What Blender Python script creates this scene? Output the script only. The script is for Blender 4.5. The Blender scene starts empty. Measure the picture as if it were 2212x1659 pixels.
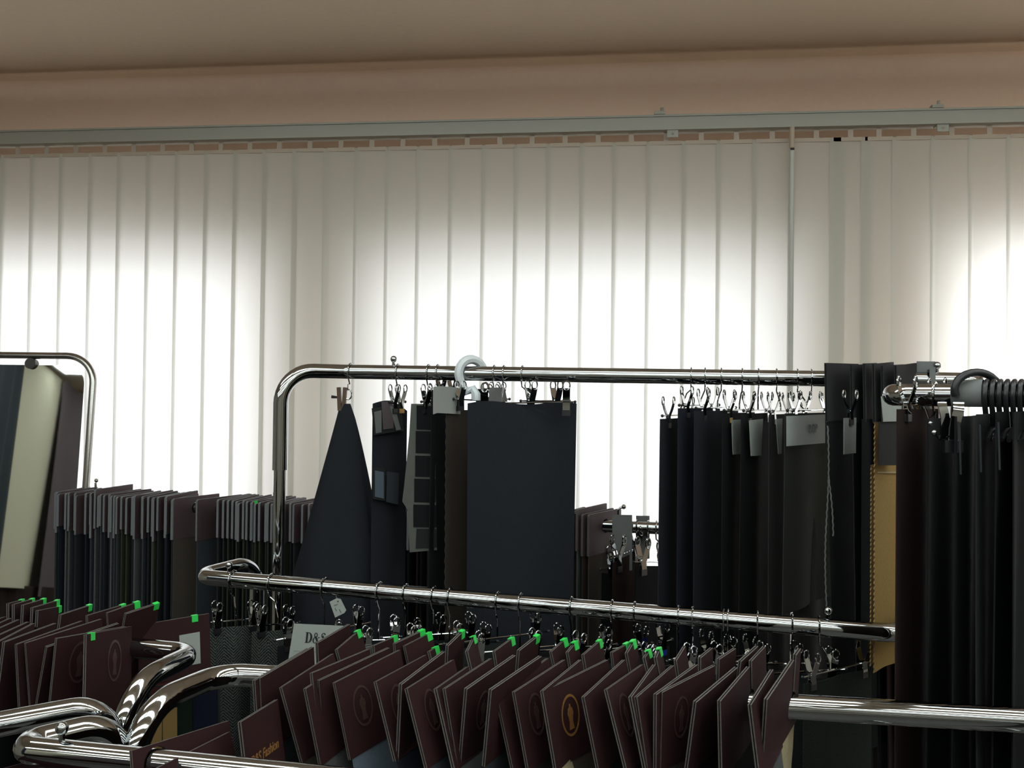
import bpy, bmesh, math, random
from mathutils import Vector, Matrix
random.seed(7)
V = Vector
# ------------------------------------------------------------------ camera
IW, IH, FPX = 2212.0, 1659.0, 2000.0
YAW, PITCH, ROLL, EYE = math.radians(6.7), math.radians(0.7), 0.0114, 1.5
R0 = V((math.cos(YAW), math.sin(YAW), 0))
F0 = V((-math.sin(YAW), math.cos(YAW), 0))
FW = (F0 * math.cos(PITCH) + V((0, 0, 1)) * math.sin(PITCH)).normalized()
U0 = R0.cross(FW).normalized()
CUP = U0 * math.cos(ROLL) - R0 * math.sin(ROLL)
CRT = R0 * math.cos(ROLL) + U0 * math.sin(ROLL)
CAM = V((0, 0, EYE))
sc = bpy.context.scene
col = sc.collection
cd = bpy.data.cameras.new('camera')
cd.sensor_width = 36.0
cd.lens = 36.0 * FPX / IW
cd.clip_start = 0.05
cam = bpy.data.objects.new('camera', cd)
col.objects.link(cam)
m = Matrix.Identity(4)
for i, a in enumerate((CRT, CUP, -FW)):
    for j in range(3):
        m[j][i] = a[j]
    m[i][3] = CAM[i]
cam.matrix_world = m
sc.camera = cam

# ------------------------------------------------------------------ world, daylight, exposure
BLIND_Y = 3.0            # plane of the vertical blind
WALL_Y = BLIND_Y + 0.115  # inner face of the window wall
CEIL_Z = 2.60
w = bpy.data.worlds.new('overcast_sky')
sc.world = w
w.use_nodes = True
w.node_tree.nodes['Background'].inputs[0].default_value = (0.80, 0.88, 1.0, 1)
w.node_tree.nodes['Background'].inputs[1].default_value = 1.0
sc.view_settings.view_transform = 'Standard'
sc.view_settings.look = 'None'
sc.view_settings.exposure = 0.16
sc.view_settings.gamma = 1.0
sc.view_settings.use_curve_mapping = False
sc.cycles.max_bounces = 7
sc.cycles.diffuse_bounces = 4
sc.cycles.glossy_bounces = 4
sc.cycles.caustics_reflective = False
sc.cycles.caustics_refractive = False
LAMP = 4.7                # brightness of the ceiling panels
#            x0     x1    power
WINDOWS = [(-2.95, -1.205, 18.0), (-0.86, 0.535, 15.0), (1.04, 2.35, 36.0)]
WIN_TOP, WIN_BOT = 1.96, 0.80
def daylight(x0, x1, power):
    l = bpy.data.lights.new('daylight', 'AREA')
    l.shape = 'RECTANGLE'; l.size = x1 - x0 - 0.06; l.size_y = WIN_TOP - WIN_BOT - 0.06
    l.energy = power * (x1 - x0) / 1.4; l.color = (0.95, 0.98, 1.0)
    o = bpy.data.objects.new('daylight', l); col.objects.link(o)
    o.location = ((x0 + x1) / 2, WALL_Y + 0.16, (WIN_TOP + WIN_BOT) / 2)
    o.rotation_euler = (-math.pi / 2, 0, 0)
for a in WINDOWS:
    daylight(*a)

# ------------------------------------------------------------------ pixel helpers
def ray(px, py):
    return (CRT * ((px - IW / 2) / FPX) - CUP * ((py - IH / 2) / FPX) + FW)
def P(px, py, d):
    return CAM + ray(px, py) * d
def PZ(px, py, z):
    r = ray(px, py); return CAM + r * ((z - EYE) / r.z)
def PY(px, py, y):
    r = ray(px, py); return CAM + r * (y / r.y)
def depth(p):
    return (p - CAM).dot(FW)
def px_of(p):
    q = p - CAM; d = q.dot(FW)
    return (IW / 2 + FPX * q.dot(CRT) / d, IH / 2 - FPX * q.dot(CUP) / d)
def on_line(a, b, px):
    """point of the line a-b that shows at image column px"""
    n = CRT - FW * ((px - IW / 2) / FPX)
    t = -(a - CAM).dot(n) / (b - a).dot(n)
    return a + (b - a) * t

# ------------------------------------------------------------------ materials
MATS = {}
def principled(name, rgb, rough=0.6, metal=0.0, spec=0.5):
    mt = bpy.data.materials.new(name); mt.use_nodes = True
    b = mt.node_tree.nodes['Principled BSDF']
    b.inputs['Base Color'].default_value = (*rgb, 1)
    b.inputs['Roughness'].default_value = rough
    b.inputs['Metallic'].default_value = metal
    b.inputs['Specular IOR Level'].default_value = spec
    MATS[name] = mt
    return mt, mt.node_tree.nodes, mt.node_tree.links, b
def noisy(name, rgb, rough=0.6, scale=40.0, amt=0.15, bump=0.0, metal=0.0, spec=0.5, stretch=(1, 1, 1)):
    mt, n, l, b = principled(name, rgb, rough, metal, spec)
    tc = n.new('ShaderNodeTexCoord'); mp = n.new('ShaderNodeMapping'); mp.inputs['Scale'].default_value = stretch
    nz = n.new('ShaderNodeTexNoise'); nz.inputs['Scale'].default_value = scale; nz.inputs['Detail'].default_value = 3
    l.new(tc.outputs['Object'], mp.inputs[0]); l.new(mp.outputs[0], nz.inputs['Vector'])
    mx = n.new('ShaderNodeMix'); mx.data_type = 'RGBA'
    mx.inputs[6].default_value = (*[c * (1 - amt) for c in rgb], 1)
    mx.inputs[7].default_value = (*[min(1, c * (1 + amt)) for c in rgb], 1)
    l.new(nz.outputs['Fac'], mx.inputs[0]); l.new(mx.outputs[2], b.inputs['Base Color'])
    if bump:
        bp = n.new('ShaderNodeBump'); bp.inputs['Strength'].default_value = bump; bp.inputs['Distance'].default_value = 0.002
        l.new(nz.outputs['Fac'], bp.inputs['Height']); l.new(bp.outputs[0], b.inputs['Normal'])
    return mt
def fabric(name, rgb, amt=0.25):
    """woven cloth: fine two-way thread relief and mottled colour"""
    mt, n, l, b = principled(name, rgb, 0.92, 0.0, 0.12)
    tc = n.new('ShaderNodeTexCoord')
    nz = n.new('ShaderNodeTexNoise'); nz.inputs['Scale'].default_value = 160; nz.inputs['Detail'].default_value = 4
    l.new(tc.outputs['UV'], nz.inputs['Vector'])
    ck = n.new('ShaderNodeTexChecker'); ck.inputs['Scale'].default_value = 900
    l.new(tc.outputs['UV'], ck.inputs['Vector'])
    ad = n.new('ShaderNodeMath'); ad.operation = 'MULTIPLY_ADD'; ad.inputs[1].default_value = 0.5
    l.new(ck.outputs['Fac'], ad.inputs[0]); l.new(nz.outputs['Fac'], ad.inputs[2])
    mx = n.new('ShaderNodeMix'); mx.data_type = 'RGBA'
    mx.inputs[6].default_value = (*[c * (1 - amt) for c in rgb], 1)
    mx.inputs[7].default_value = (*[c * (1 + amt) for c in rgb], 1)
    l.new(ad.outputs[0], mx.inputs[0]); l.new(mx.outputs[2], b.inputs['Base Color'])
    bp = n.new('ShaderNodeBump'); bp.inputs['Strength'].default_value = 0.25; bp.inputs['Distance'].default_value = 0.001
    l.new(ad.outputs[0], bp.inputs['Height']); l.new(bp.outputs[0], b.inputs['Normal'])
    return mt
def herringbone(name, dark, light, k=1.0):
    mt, n, l, b = principled(name, dark, 0.95, 0.0, 0.1)
    tc = n.new('ShaderNodeTexCoord'); sp = n.new('ShaderNodeSeparateXYZ'); l.new(tc.outputs['UV'], sp.inputs[0])
    def mth(op, a, bb=None):
        q = n.new('ShaderNodeMath'); q.operation = op
        for i, v in enumerate((a, bb)):
            if v is None: continue
            if isinstance(v, (int, float)): q.inputs[i].default_value = v
            else: l.new(v, q.inputs[i])
        return q.outputs[0]
    tri = mth('PINGPONG', mth('MULTIPLY', sp.outputs['X'], 55 * k), 1.0)
    s = mth('FRACT', mth('ADD', mth('MULTIPLY', sp.outputs['Y'], 170 * k), mth('MULTIPLY', tri, 3.0)))
    nz = n.new('ShaderNodeTexNoise'); nz.inputs['Scale'].default_value = 420; l.new(tc.outputs['UV'], nz.inputs['Vector'])
    q = mth('GREATER_THAN', mth('ADD', s, mth('MULTIPLY', mth('SUBTRACT', nz.outputs['Fac'], 0.5), 1.4)), 0.5)
    mx = n.new('ShaderNodeMix'); mx.data_type = 'RGBA'
    mx.inputs[6].default_value = (*dark, 1); mx.inputs[7].default_value = (*light, 1)
    l.new(q, mx.inputs[0]); l.new(mx.outputs[2], b.inputs['Base Color'])
    return mt
noisy('ceiling_paint', (0.72, 0.555, 0.41), 0.85, 60, 0.04, 0.05)
noisy('wall_paint', (0.80, 0.60, 0.48), 0.85, 60, 0.04, 0.05)
noisy('cream_wall', (0.46, 0.42, 0.35), 0.85, 50, 0.04, 0.05)
noisy('floor_tile', (0.07, 0.065, 0.06), 0.45, 6, 0.2)
principled('chrome', (0.41, 0.425, 0.43), 0.04, 1.0)
principled('dark_metal', (0.06, 0.058, 0.055), 0.4, 0.6)
principled('dull_chrome', (0.40, 0.39, 0.37), 0.16, 1.0)
principled('aluminium', (0.40, 0.40, 0.355), 0.5, 0.2)
principled('white_plastic', (0.78, 0.76, 0.70), 0.4)
principled('wand_plastic', (0.52, 0.52, 0.48), 0.4)
principled('beige_plastic', (0.52, 0.43, 0.34), 0.5)
principled('milky_plastic', (0.62, 0.66, 0.68), 0.35)
principled('black_plastic', (0.012, 0.012, 0.014), 0.35)
principled('blue_pad', (0.02, 0.04, 0.30), 0.4)
principled('teal_pad', (0.02, 0.16, 0.14), 0.4)
principled('amber_pad', (0.45, 0.25, 0.06), 0.4)
principled('window_frame', (0.75, 0.75, 0.75), 0.4)
noisy('peg_wood', (0.09, 0.05, 0.028), 0.6, 30, 0.35, 0.2, stretch=(4, 4, 1))
noisy('burgundy_card', (0.027, 0.0078, 0.0083), 0.75, 300, 0.16, 0.06, spec=0.25)
noisy('dark_card', (0.010, 0.010, 0.0115), 0.9, 300, 0.2, 0.05)
noisy('plum_card', (0.060, 0.036, 0.040), 0.6, 300, 0.15, 0.05)
noisy('paper_edge', (0.10, 0.092, 0.083), 0.9, 500, 0.35, 0.1)
noisy('grey_edge', (0.15, 0.16, 0.17), 0.9, 500, 0.35, 0.1)
noisy('white_paper', (0.31, 0.335, 0.31), 0.8, 90, 0.07)
noisy('grey_paper', (0.14, 0.148, 0.145), 0.8, 90, 0.1)
noisy('pale_card', (0.085, 0.09, 0.08), 0.85, 90, 0.1)
noisy('ink', (0.01, 0.01, 0.012), 0.7, 200, 0.1)
noisy('gold_foil', (0.36, 0.17, 0.05), 0.42, 300, 0.3, metal=0.4)
noisy('dull_foil', (0.056, 0.029, 0.024), 0.5, 300, 0.2)
noisy('green_tab', (0.03, 0.62, 0.09), 0.45, 200, 0.06)
for nm, c in dict(navy=(0.016, 0.018, 0.022), black=(0.009, 0.010, 0.011), charcoal=(0.020, 0.021, 0.022),
                  ink_blue=(0.013, 0.016, 0.024), olive=(0.026, 0.028, 0.022), brown=(0.040, 0.033, 0.027),
                  dark_brown=(0.022, 0.013, 0.011), taupe=(0.060, 0.050, 0.040), mustard=(0.27, 0.175, 0.065),
                  cream=(0.40, 0.34, 0.21), grey=(0.075, 0.080, 0.082), slate=(0.034, 0.040, 0.046), wine=(0.055, 0.018, 0.016),
                  moss=(0.030, 0.036, 0.022), denim=(0.10, 0.13, 0.16), forest=(0.008, 0.015, 0.010), royal=(0.007, 0.009, 0.020),
                  curtain=(0.46, 0.43, 0.33), mauve=(0.10, 0.08, 0.085)).items():
    fabric(nm + '_cloth', c)
herringbone('tweed', (0.012, 0.014, 0.013), (0.085, 0.094, 0.088))
herringbone('fine_tweed', (0.010, 0.012, 0.011), (0.030, 0.034, 0.031), 2.2)
# blind fabric: lets daylight through
mt = bpy.data.materials.new('blind_fabric'); mt.use_nodes = True; MATS['blind_fabric'] = mt
n, l = mt.node_tree.nodes, mt.node_tree.links; n.clear()
out = n.new('ShaderNodeOutputMaterial'); df = n.new('ShaderNodeBsdfDiffuse'); tr = n.new('ShaderNodeBsdfTranslucent'); mx = n.new('ShaderNodeMixShader')
tc = n.new('ShaderNodeTexCoord'); nz = n.new('ShaderNodeTexNoise'); nz.inputs['Scale'].default_value = 700
l.new(tc.outputs['Object'], nz.inputs['Vector'])
cr = n.new('ShaderNodeMix'); cr.data_type = 'RGBA'; cr.inputs[6].default_value = (0.61, 0.61, 0.535, 1); cr.inputs[7].default_value = (0.68, 0.68, 0.60, 1)
l.new(nz.outputs['Fac'], cr.inputs[0]); l.new(cr.outputs[2], df.inputs['Color'])
tr.inputs['Color'].default_value = (0.80, 0.79, 0.77, 1); mx.inputs[0].default_value = 0.45
l.new(df.outputs[0], mx.inputs[1]); l.new(tr.outputs[0], mx.inputs[2]); l.new(mx.outputs[0], out.inputs[0])
# window glass
mt = bpy.data.materials.new('window_glass'); mt.use_nodes = True; MATS['window_glass'] = mt
n, l = mt.node_tree.nodes, mt.node_tree.links; n.clear()
out = n.new('ShaderNodeOutputMaterial'); a = n.new('ShaderNodeBsdfTransparent'); g = n.new('ShaderNodeBsdfGlossy'); mx = n.new('ShaderNodeMixShader')
g.inputs['Roughness'].default_value = 0.02; mx.inputs[0].default_value = 0.07
l.new(a.outputs[0], mx.inputs[1]); l.new(g.outputs[0], mx.inputs[2]); l.new(mx.outputs[0], out.inputs[0])
# mirror
principled('mirror_glass', (0.72, 0.74, 0.72), 0.02, 1.0)
# lamp diffuser
mt = bpy.data.materials.new('lamp_diffuser'); mt.use_nodes = True; MATS['lamp_diffuser'] = mt
b = mt.node_tree.nodes['Principled BSDF']; b.inputs['Base Color'].default_value = (0.8, 0.8, 0.8, 1)
b.inputs['Emission Color'].default_value = (0.90, 1.0, 0.99, 1); b.inputs['Emission Strength'].default_value = LAMP

# ------------------------------------------------------------------ mesh helpers
class MB:
    def __init__(s): s.v = []; s.f = []; s.mi = []; s.uv = {}
    def add(s, vs, fs, mi=0):
        o = len(s.v); s.v += [V(x) for x in vs]
        for f in fs: s.f.append([i + o for i in f]); s.mi.append(mi)
    def box(s, c, sx, sy, sz, X=V((1, 0, 0)), Y=V((0, 1, 0)), Z=V((0, 0, 1)), mi=0):
        vs = [V(c) + X * (a * sx / 2) + Y * (b * sy / 2) + Z * (d * sz / 2) for a in (-1, 1) for b in (-1, 1) for d in (-1, 1)]
        s.add(vs, [(0, 1, 3, 2), (4, 6, 7, 5), (0, 4, 5, 1), (2, 3, 7, 6), (0, 2, 6, 4), (1, 5, 7, 3)], mi)
    def tube(s, pts, r, seg=10, mi=0, closed=False):
        pts = [V(p) for p in pts]; n = len(pts)
        rr = r if isinstance(r, (list, tuple)) else [r] * n
        T = []
        for i in range(n):
            a = pts[max(i - 1, 0)]; b = pts[min(i + 1, n - 1)]; T.append((b - a).normalized())
        nrm = T[0].orthogonal().normalized(); rings = []
        for i in range(n):
            if i:
                ax = T[i - 1].cross(T[i])
                if ax.length > 1e-8: nrm = Matrix.Rotation(T[i - 1].angle(T[i]), 3, ax.normalized()) @ nrm
            nrm = (nrm - T[i] * nrm.dot(T[i])).normalized(); bn = T[i].cross(nrm)
            rings.append([pts[i] + (nrm * math.cos(2 * math.pi * k / seg) + bn * math.sin(2 * math.pi * k / seg)) * rr[i] for k in range(seg)])
        vs = [p for q in rings for p in q]; fs = []
        for i in range(n - 1):
            for k in range(seg):
                k2 = (k + 1) % seg
                fs.append((i * seg + k, i * seg + k2, (i + 1) * seg + k2, (i + 1) * seg + k))
        fs.append(tuple(range(seg))[::-1]); fs.append(tuple((n - 1) * seg + k for k in range(seg)))
        s.add(vs, fs, mi)
    def ball(s, c, r, seg=10, mi=0):
        s.tube([V(c) + V((0, 0, r * math.cos(a))) for a in [math.pi * k / 8 for k in range(9)]],
               [max(1e-4, r * math.sin(math.pi * k / 8)) for k in range(9)], seg, mi)
    def prism(s, poly, O, X, Y, N, th, mi=0, mi_edge=None, holes=()):
        """flat outline (with round holes) given real thickness"""
        bm = bmesh.new()
        loops = [list(poly)] + [list(h) for h in holes]; es = []; ring = []
        for lp in loops:
            vv = [bm.verts.new((a, b, 0)) for a, b in lp]; ring.append(vv)
            for i in range(len(vv)): es.append(bm.edges.new((vv[i], vv[(i + 1) % len(vv)])))
        bmesh.ops.triangle_fill(bm, use_beauty=True, use_dissolve=False, edges=es)
        bm.verts.index_update(); bm.faces.ensure_lookup_table()
        tri = []
        for f in bm.faces:
            ix = [x.index for x in f.verts]
            if f.normal.z < 0: ix.reverse()
            tri.append(ix)
        co = [(x.co.x, x.co.y) for x in bm.verts]; rid = [[x.index for x in r] for r in ring]; bm.free()
        k = len(co)
        vs = [O + X * a + Y * b + N * (th / 2) for a, b in co] + [O + X * a + Y * b - N * (th / 2) for a, b in co]
        s.add(vs, tri + [[i + k for i in reversed(t)] for t in tri], mi)
        o = len(s.v) - 2 * k
        for r in rid:
            for i in range(len(r)):
                a, b = r[i], r[(i + 1) % len(r)]
                s.f.append([o + a, o + a + k, o + b + k, o + b]); s.mi.append(mi if mi_edge is None else mi_edge)
    def build(s, name, mats, parent=None, origin=None, smooth=False, uvs=None):
        if isinstance(mats, str): mats = [mats]
        if origin is None:
            lo = V((min(p.x for p in s.v), min(p.y for p in s.v), min(p.z for p in s.v)))
            hi = V((max(p.x for p in s.v), max(p.y for p in s.v), max(p.z for p in s.v)))
            origin = (lo + hi) / 2
        me = bpy.data.meshes.new(name)
        me.from_pydata([tuple(p - origin) for p in s.v], [], s.f)
        for x in mats: me.materials.append(MATS[x])
        for p, mi in zip(me.polygons, s.mi): p.material_index = mi
        if uvs:
            ul = me.uv_layers.new(name='UVMap')
            for lp in me.loops: ul.data[lp.index].uv = uvs[lp.vertex_index]
        me.validate()
        if smooth: smooth_by_angle(me)
        o = bpy.data.objects.new(name, me); col.objects.link(o)
        place(o, origin, parent)
        return o
def smooth_by_angle(me, ang=0.7):
    bm = bmesh.new(); bm.from_mesh(me)
    for f in bm.faces: f.smooth = True
    for e in bm.edges: e.smooth = len(e.link_faces) == 2 and e.calc_face_angle(0) < ang
    bm.to_mesh(me); bm.free()
WPOS = {}
def place(o, pos, parent=None):
    WPOS[o.name] = V(pos)
    if parent is not None:
        o.parent = parent; o.location = V(pos) - WPOS[parent.name]
    else:
        o.location = V(pos)
def thing(name, label, cat, loc, group=None):
    o = bpy.data.objects.new(name, None); o.empty_display_size = 0.03; col.objects.link(o)
    place(o, loc); tag(o, label, cat, group); return o
def tag(o, label, cat, group=None):
    o['label'] = label; o['category'] = cat
    if group: o['group'] = group
    return o
def structure(o):
    o['kind'] = 'structure'; return o
def fillet(pts, rads, n=8):
    """polyline with rounded corners"""
    pts = [V(p) for p in pts]; outp = [pts[0]]
    for i in range(1, len(pts) - 1):
        r = rads[i - 1] if isinstance(rads, (list, tuple)) else rads
        a, b, c = pts[i - 1], pts[i], pts[i + 1]; u = (a - b).normalized(); v = (c - b).normalized(); ang = u.angle(v)
        if ang > math.pi - 0.02: outp.append(b); continue
        t = min(r / math.tan(ang / 2), (a - b).length * 0.48, (c - b).length * 0.48); rr = t * math.tan(ang / 2)
        ctr = b + (u + v).normalized() * (rr / math.sin(ang / 2)); p0 = b + u * t - ctr; p1 = b + v * t - ctr; tot = p0.angle(p1)
        ax = p0.cross(p1).normalized()
        for k in range(n + 1): outp.append(ctr + Matrix.Rotation(tot * k / n, 3, ax) @ p0)
    outp.append(pts[-1]); return outp
ORD = ['first', 'second', 'third', 'fourth', 'fifth', 'sixth', 'seventh', 'eighth', 'ninth', 'tenth', 'eleventh', 'twelfth', 'thirteenth',
       'fourteenth', 'fifteenth', 'sixteenth', 'seventeenth', 'eighteenth', 'nineteenth', 'twentieth', 'twenty-first', 'twenty-second',
       'twenty-third', 'twenty-fourth', 'twenty-fifth', 'twenty-sixth', 'twenty-seventh', 'twenty-eighth', 'twenty-ninth', 'thirtieth']

ORD += ['thirty-' + w for w in ORD[:9]] + ['fortieth']
# ================================================================== SETTING
XL, XR, YB = -3.4, 3.2, -3.6
b = MB(); b.box(((XL + XR) / 2, (YB + WALL_Y) / 2, -0.05), XR - XL + 0.4, WALL_Y - YB + 0.6, 0.1); structure(b.build('floor', 'floor_tile'))
b = MB(); b.box(((XL + XR) / 2, (YB + WALL_Y) / 2, CEIL_Z + 0.05), XR - XL + 0.4, WALL_Y - YB + 0.6, 0.1); structure(b.build('ceiling', 'ceiling_paint'))
b = MB(); b.box((XL - 0.1, (YB + WALL_Y) / 2, CEIL_Z / 2), 0.2, WALL_Y - YB + 0.4, CEIL_Z); structure(b.build('wall_left', 'cream_wall'))
b = MB(); b.box((XR + 0.1, (YB + WALL_Y) / 2, CEIL_Z / 2), 0.2, WALL_Y - YB + 0.4, CEIL_Z); structure(b.build('wall_right', 'cream_wall'))
b = MB(); b.box(((XL + XR) / 2, YB - 0.1, CEIL_Z / 2), XR - XL, 0.2, CEIL_Z); structure(b.build('wall_back', 'cream_wall'))
# window wall with its three openings
b = MB(); WT = 0.20; yc = WALL_Y + WT / 2
xs = [XL]
for x0, x1, _ in WINDOWS: xs += [x0, x1]
xs.append(XR)
for i in range(0, len(xs), 2): b.box(((xs[i] + xs[i + 1]) / 2, yc, CEIL_Z / 2), xs[i + 1] - xs[i], WT, CEIL_Z)
for x0, x1, _ in WINDOWS:
    b.box(((x0 + x1) / 2, yc, (CEIL_Z + WIN_TOP) / 2), x1 - x0, WT, CEIL_Z - WIN_TOP)
    b.box(((x0 + x1) / 2, yc, WIN_BOT / 2), x1 - x0, WT, WIN_BOT)
structure(b.build('wall_front', 'wall_paint'))
for i, (x0, x1, _) in enumerate(WINDOWS):
    b = MB(); yw = WALL_Y + 0.10
    for x in (x0 + 0.02, x1 - 0.02): b.box((x, yw, (WIN_TOP + WIN_BOT) / 2), 0.04, 0.05, WIN_TOP - WIN_BOT)
    for z in (WIN_BOT + 0.02, WIN_TOP - 0.02): b.box(((x0 + x1) / 2, yw, z), x1 - x0 - 0.08, 0.05, 0.04)
    fr = structure(b.build('window_%d' % (i + 1), 'window_frame'))
    b = MB(); b.box(((x0 + x1) / 2, yw, (WIN_TOP + WIN_BOT) / 2), x1 - x0 - 0.08, 0.006, WIN_TOP - WIN_BOT - 0.08); b.build('pane', 'window_glass', fr)
# rounded cove between wall and ceiling
b = MB(); rc = 0.055; vs = []; fs = []
for k in range(9):
    a = math.pi / 2 * k / 8
    for x in (XL, XR): vs.append((x, WALL_Y - rc + rc * math.cos(a), CEIL_Z - rc + rc * math.sin(a)))
vs += [(XL, WALL_Y, CEIL_Z), (XR, WALL_Y, CEIL_Z)]
for k in range(8): fs.append((2 * k, 2 * k + 1, 2 * k + 3, 2 * k + 2))
for k in range(8): fs.append((2 * k, 2 * k + 2, 18)); fs.append((2 * k + 1, 19, 2 * k + 3))
fs += [(0, 18, 19, 1), (16, 17, 19, 18)]
b.add(vs, fs); structure(b.build('trim_1', 'wall_paint', smooth=True))

# opal fluorescent luminaires under the ceiling behind the viewer (their reflections run along the chrome rails)
def fluorescent(x, y):
    t = thing('fluorescent_light', 'opal fluorescent ceiling light mirrored in the chrome rails', 'ceiling light', (x, y, CEIL_Z), 'fluorescent ceiling lights')
    b = MB(); b.box((x, y, CEIL_Z - 0.012), 1.19, 0.30, 0.024)
    for sx in (-1, 1): b.box((x + sx * 0.588, y, CEIL_Z - 0.045), 0.014, 0.28, 0.066)
    b.build('housing', 'white_plastic', t)
    b = MB(); b.prism([(-0.135, 0), (0.135, 0), (0.135, -0.03), (0.115, -0.05), (-0.115, -0.05), (-0.135, -0.03)], V((x, y, CEIL_Z - 0.025)), V((0, 1, 0)), V((0, 0, 1)), V((1, 0, 0)), 1.16)
    b.build('diffuser', 'lamp_diffuser', t)
for y in (1.25, 0.45, -0.35, -1.3, -2.5):
    for x in (-2.6, -1.3, 0.0, 1.3, 2.55):
        if x > -2 or y < 0: fluorescent(x, y)

# ================================================================== VERTICAL BLIND
HEAD_TOP = PY(1106, 258, BLIND_Y - 0.02).z
HEAD_BOT = PY(1106, 290, BLIND_Y - 0.02).z
SLAT_TOP = PY(1106, 313, BLIND_Y).z
blind = thing('vertical_blind', 'white fabric vertical blind drawn across the bright windows', 'blind', (0, BLIND_Y, HEAD_TOP))
bounds = [-608, -540, -472, -404, -336, -268, -200, -132, -65, -2, 61, 124, 187, 249, 312, 374, 437, 500, 563, 628, 695, 762, 829, 896, 966, 1037, 1107, 1177, 1249, 1320, 1393, 1470, 1545, 1622, 1700, 1790, 1858, 1925, 2008, 2090, 2172, 2255, 2340, 2425, 2515, 2606, 2698, 2791]
bx = [PY(x, 640, BLIND_Y).x for x in bounds]
b = MB(); hl, hr = bx[0] - 0.05, bx[-1] + 0.05
xm = PY(1708, 640, BLIND_Y).x
for x0, x1 in ((hl, hr),):
    b.box(((x0 + x1) / 2, BLIND_Y - 0.005, (HEAD_TOP + HEAD_BOT) / 2), x1 - x0, 0.05, HEAD_TOP - HEAD_BOT)
    b.box(((x0 + x1) / 2, BLIND_Y - 0.032, HEAD_TOP - 0.003), x1 - x0, 0.006, 0.006)
    b.box(((x0 + x1) / 2, BLIND_Y - 0.032, HEAD_BOT + 0.003), x1 - x0, 0.006, 0.006)
b.build('headrail', 'aluminium', blind)
ZB = 0.42
rs = random.Random(3)
for i in range(len(bx) - 1):
    x0, x1 = bx[i], bx[i + 1] + 0.0125
    if i == 35: x1 = bx[i + 1] + 0.03
    if i == 34: x1 = bx[i + 1] + 0.045
    tw = rs.uniform(-0.0015, 0.0015)
    vs = []; NX, NZ = 6, 10
    for r in range(NZ + 1):
        z = SLAT_TOP + (ZB - SLAT_TOP) * r / NZ
        for c in range(NX + 1):
            u = c / NX
            y = BLIND_Y - 0.003 + 0.006 * u + 0.0025 * math.sin(math.pi * u) + tw * r / NZ * (u - 0.5) * 2
            vs.append((x0 + (x1 - x0) * u, y, z))
    fs = [(r * (NX + 1) + c, (r + 1) * (NX + 1) + c, (r + 1) * (NX + 1) + c + 1, r * (NX + 1) + c + 1) for r in range(NZ) for c in range(NX)]
    b = MB(); b.add(vs, fs); sl = b.build('slat', 'blind_fabric', blind, smooth=True)
    xc = (x0 + x1) / 2; b = MB()
    b.box((xc, BLIND_Y, SLAT_TOP + 0.010), 0.016, 0.004, 0.034); b.box((xc, BLIND_Y - 0.001, SLAT_TOP - 0.004), x1 - x0 - 0.022, 0.003, 0.012)
    b.build('slat_holder', 'beige_plastic', sl)
for px, lpx, py in ((1424, 1452, 258), (2018, 2030, 243)):
    x = PY(px, py, BLIND_Y).x; xl = PY(lpx, py + 34, BLIND_Y).x
    b = MB()
    b.box((x, BLIND_Y - 0.022, HEAD_TOP + 0.006), 0.034, 0.03, 0.010); b.box((x + 0.006, BLIND_Y + 0.045, HEAD_TOP + 0.008), 0.022, 0.13, 0.006)
    b.tube([(x + 0.008, BLIND_Y - 0.015, HEAD_TOP + 0.01), (x + 0.008, BLIND_Y - 0.015, HEAD_TOP + 0.028)], 0.005, 8)
    b.box((xl, BLIND_Y - 0.028, HEAD_BOT - 0.010), 0.034, 0.004, 0.026); b.box((xl, BLIND_Y - 0.012, HEAD_BOT - 0.001), 0.034, 0.036, 0.004)
    br = b.build('bracket', 'aluminium', blind)
    b = MB(); b.tube([(xl, BLIND_Y - 0.033, HEAD_BOT - 0.012), (xl, BLIND_Y - 0.028, HEAD_BOT - 0.012)], 0.004, 8); b.build('screw', 'dull_chrome', br)
b = MB(); xw = PY(1710, 350, BLIND_Y - 0.03).x; yw = BLIND_Y - 0.034
b.tube([(xw, yw, HEAD_BOT - 0.075), (xw, yw, 0.75)], 0.0085, 10); wand = b.build('tilt_wand', 'wand_plastic', blind, smooth=True)
b = MB(); b.tube([(xw, yw, HEAD_BOT), (xw, yw, HEAD_BOT - 0.066)], 0.008, 10)
b.build('wand_holder', 'beige_plastic', wand, smooth=True)
b = MB(); b.box((xw, yw - 0.009, HEAD_BOT - 0.072), 0.012, 0.003, 0.004); b.build('wand_clip', 'ink', wand)

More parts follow.
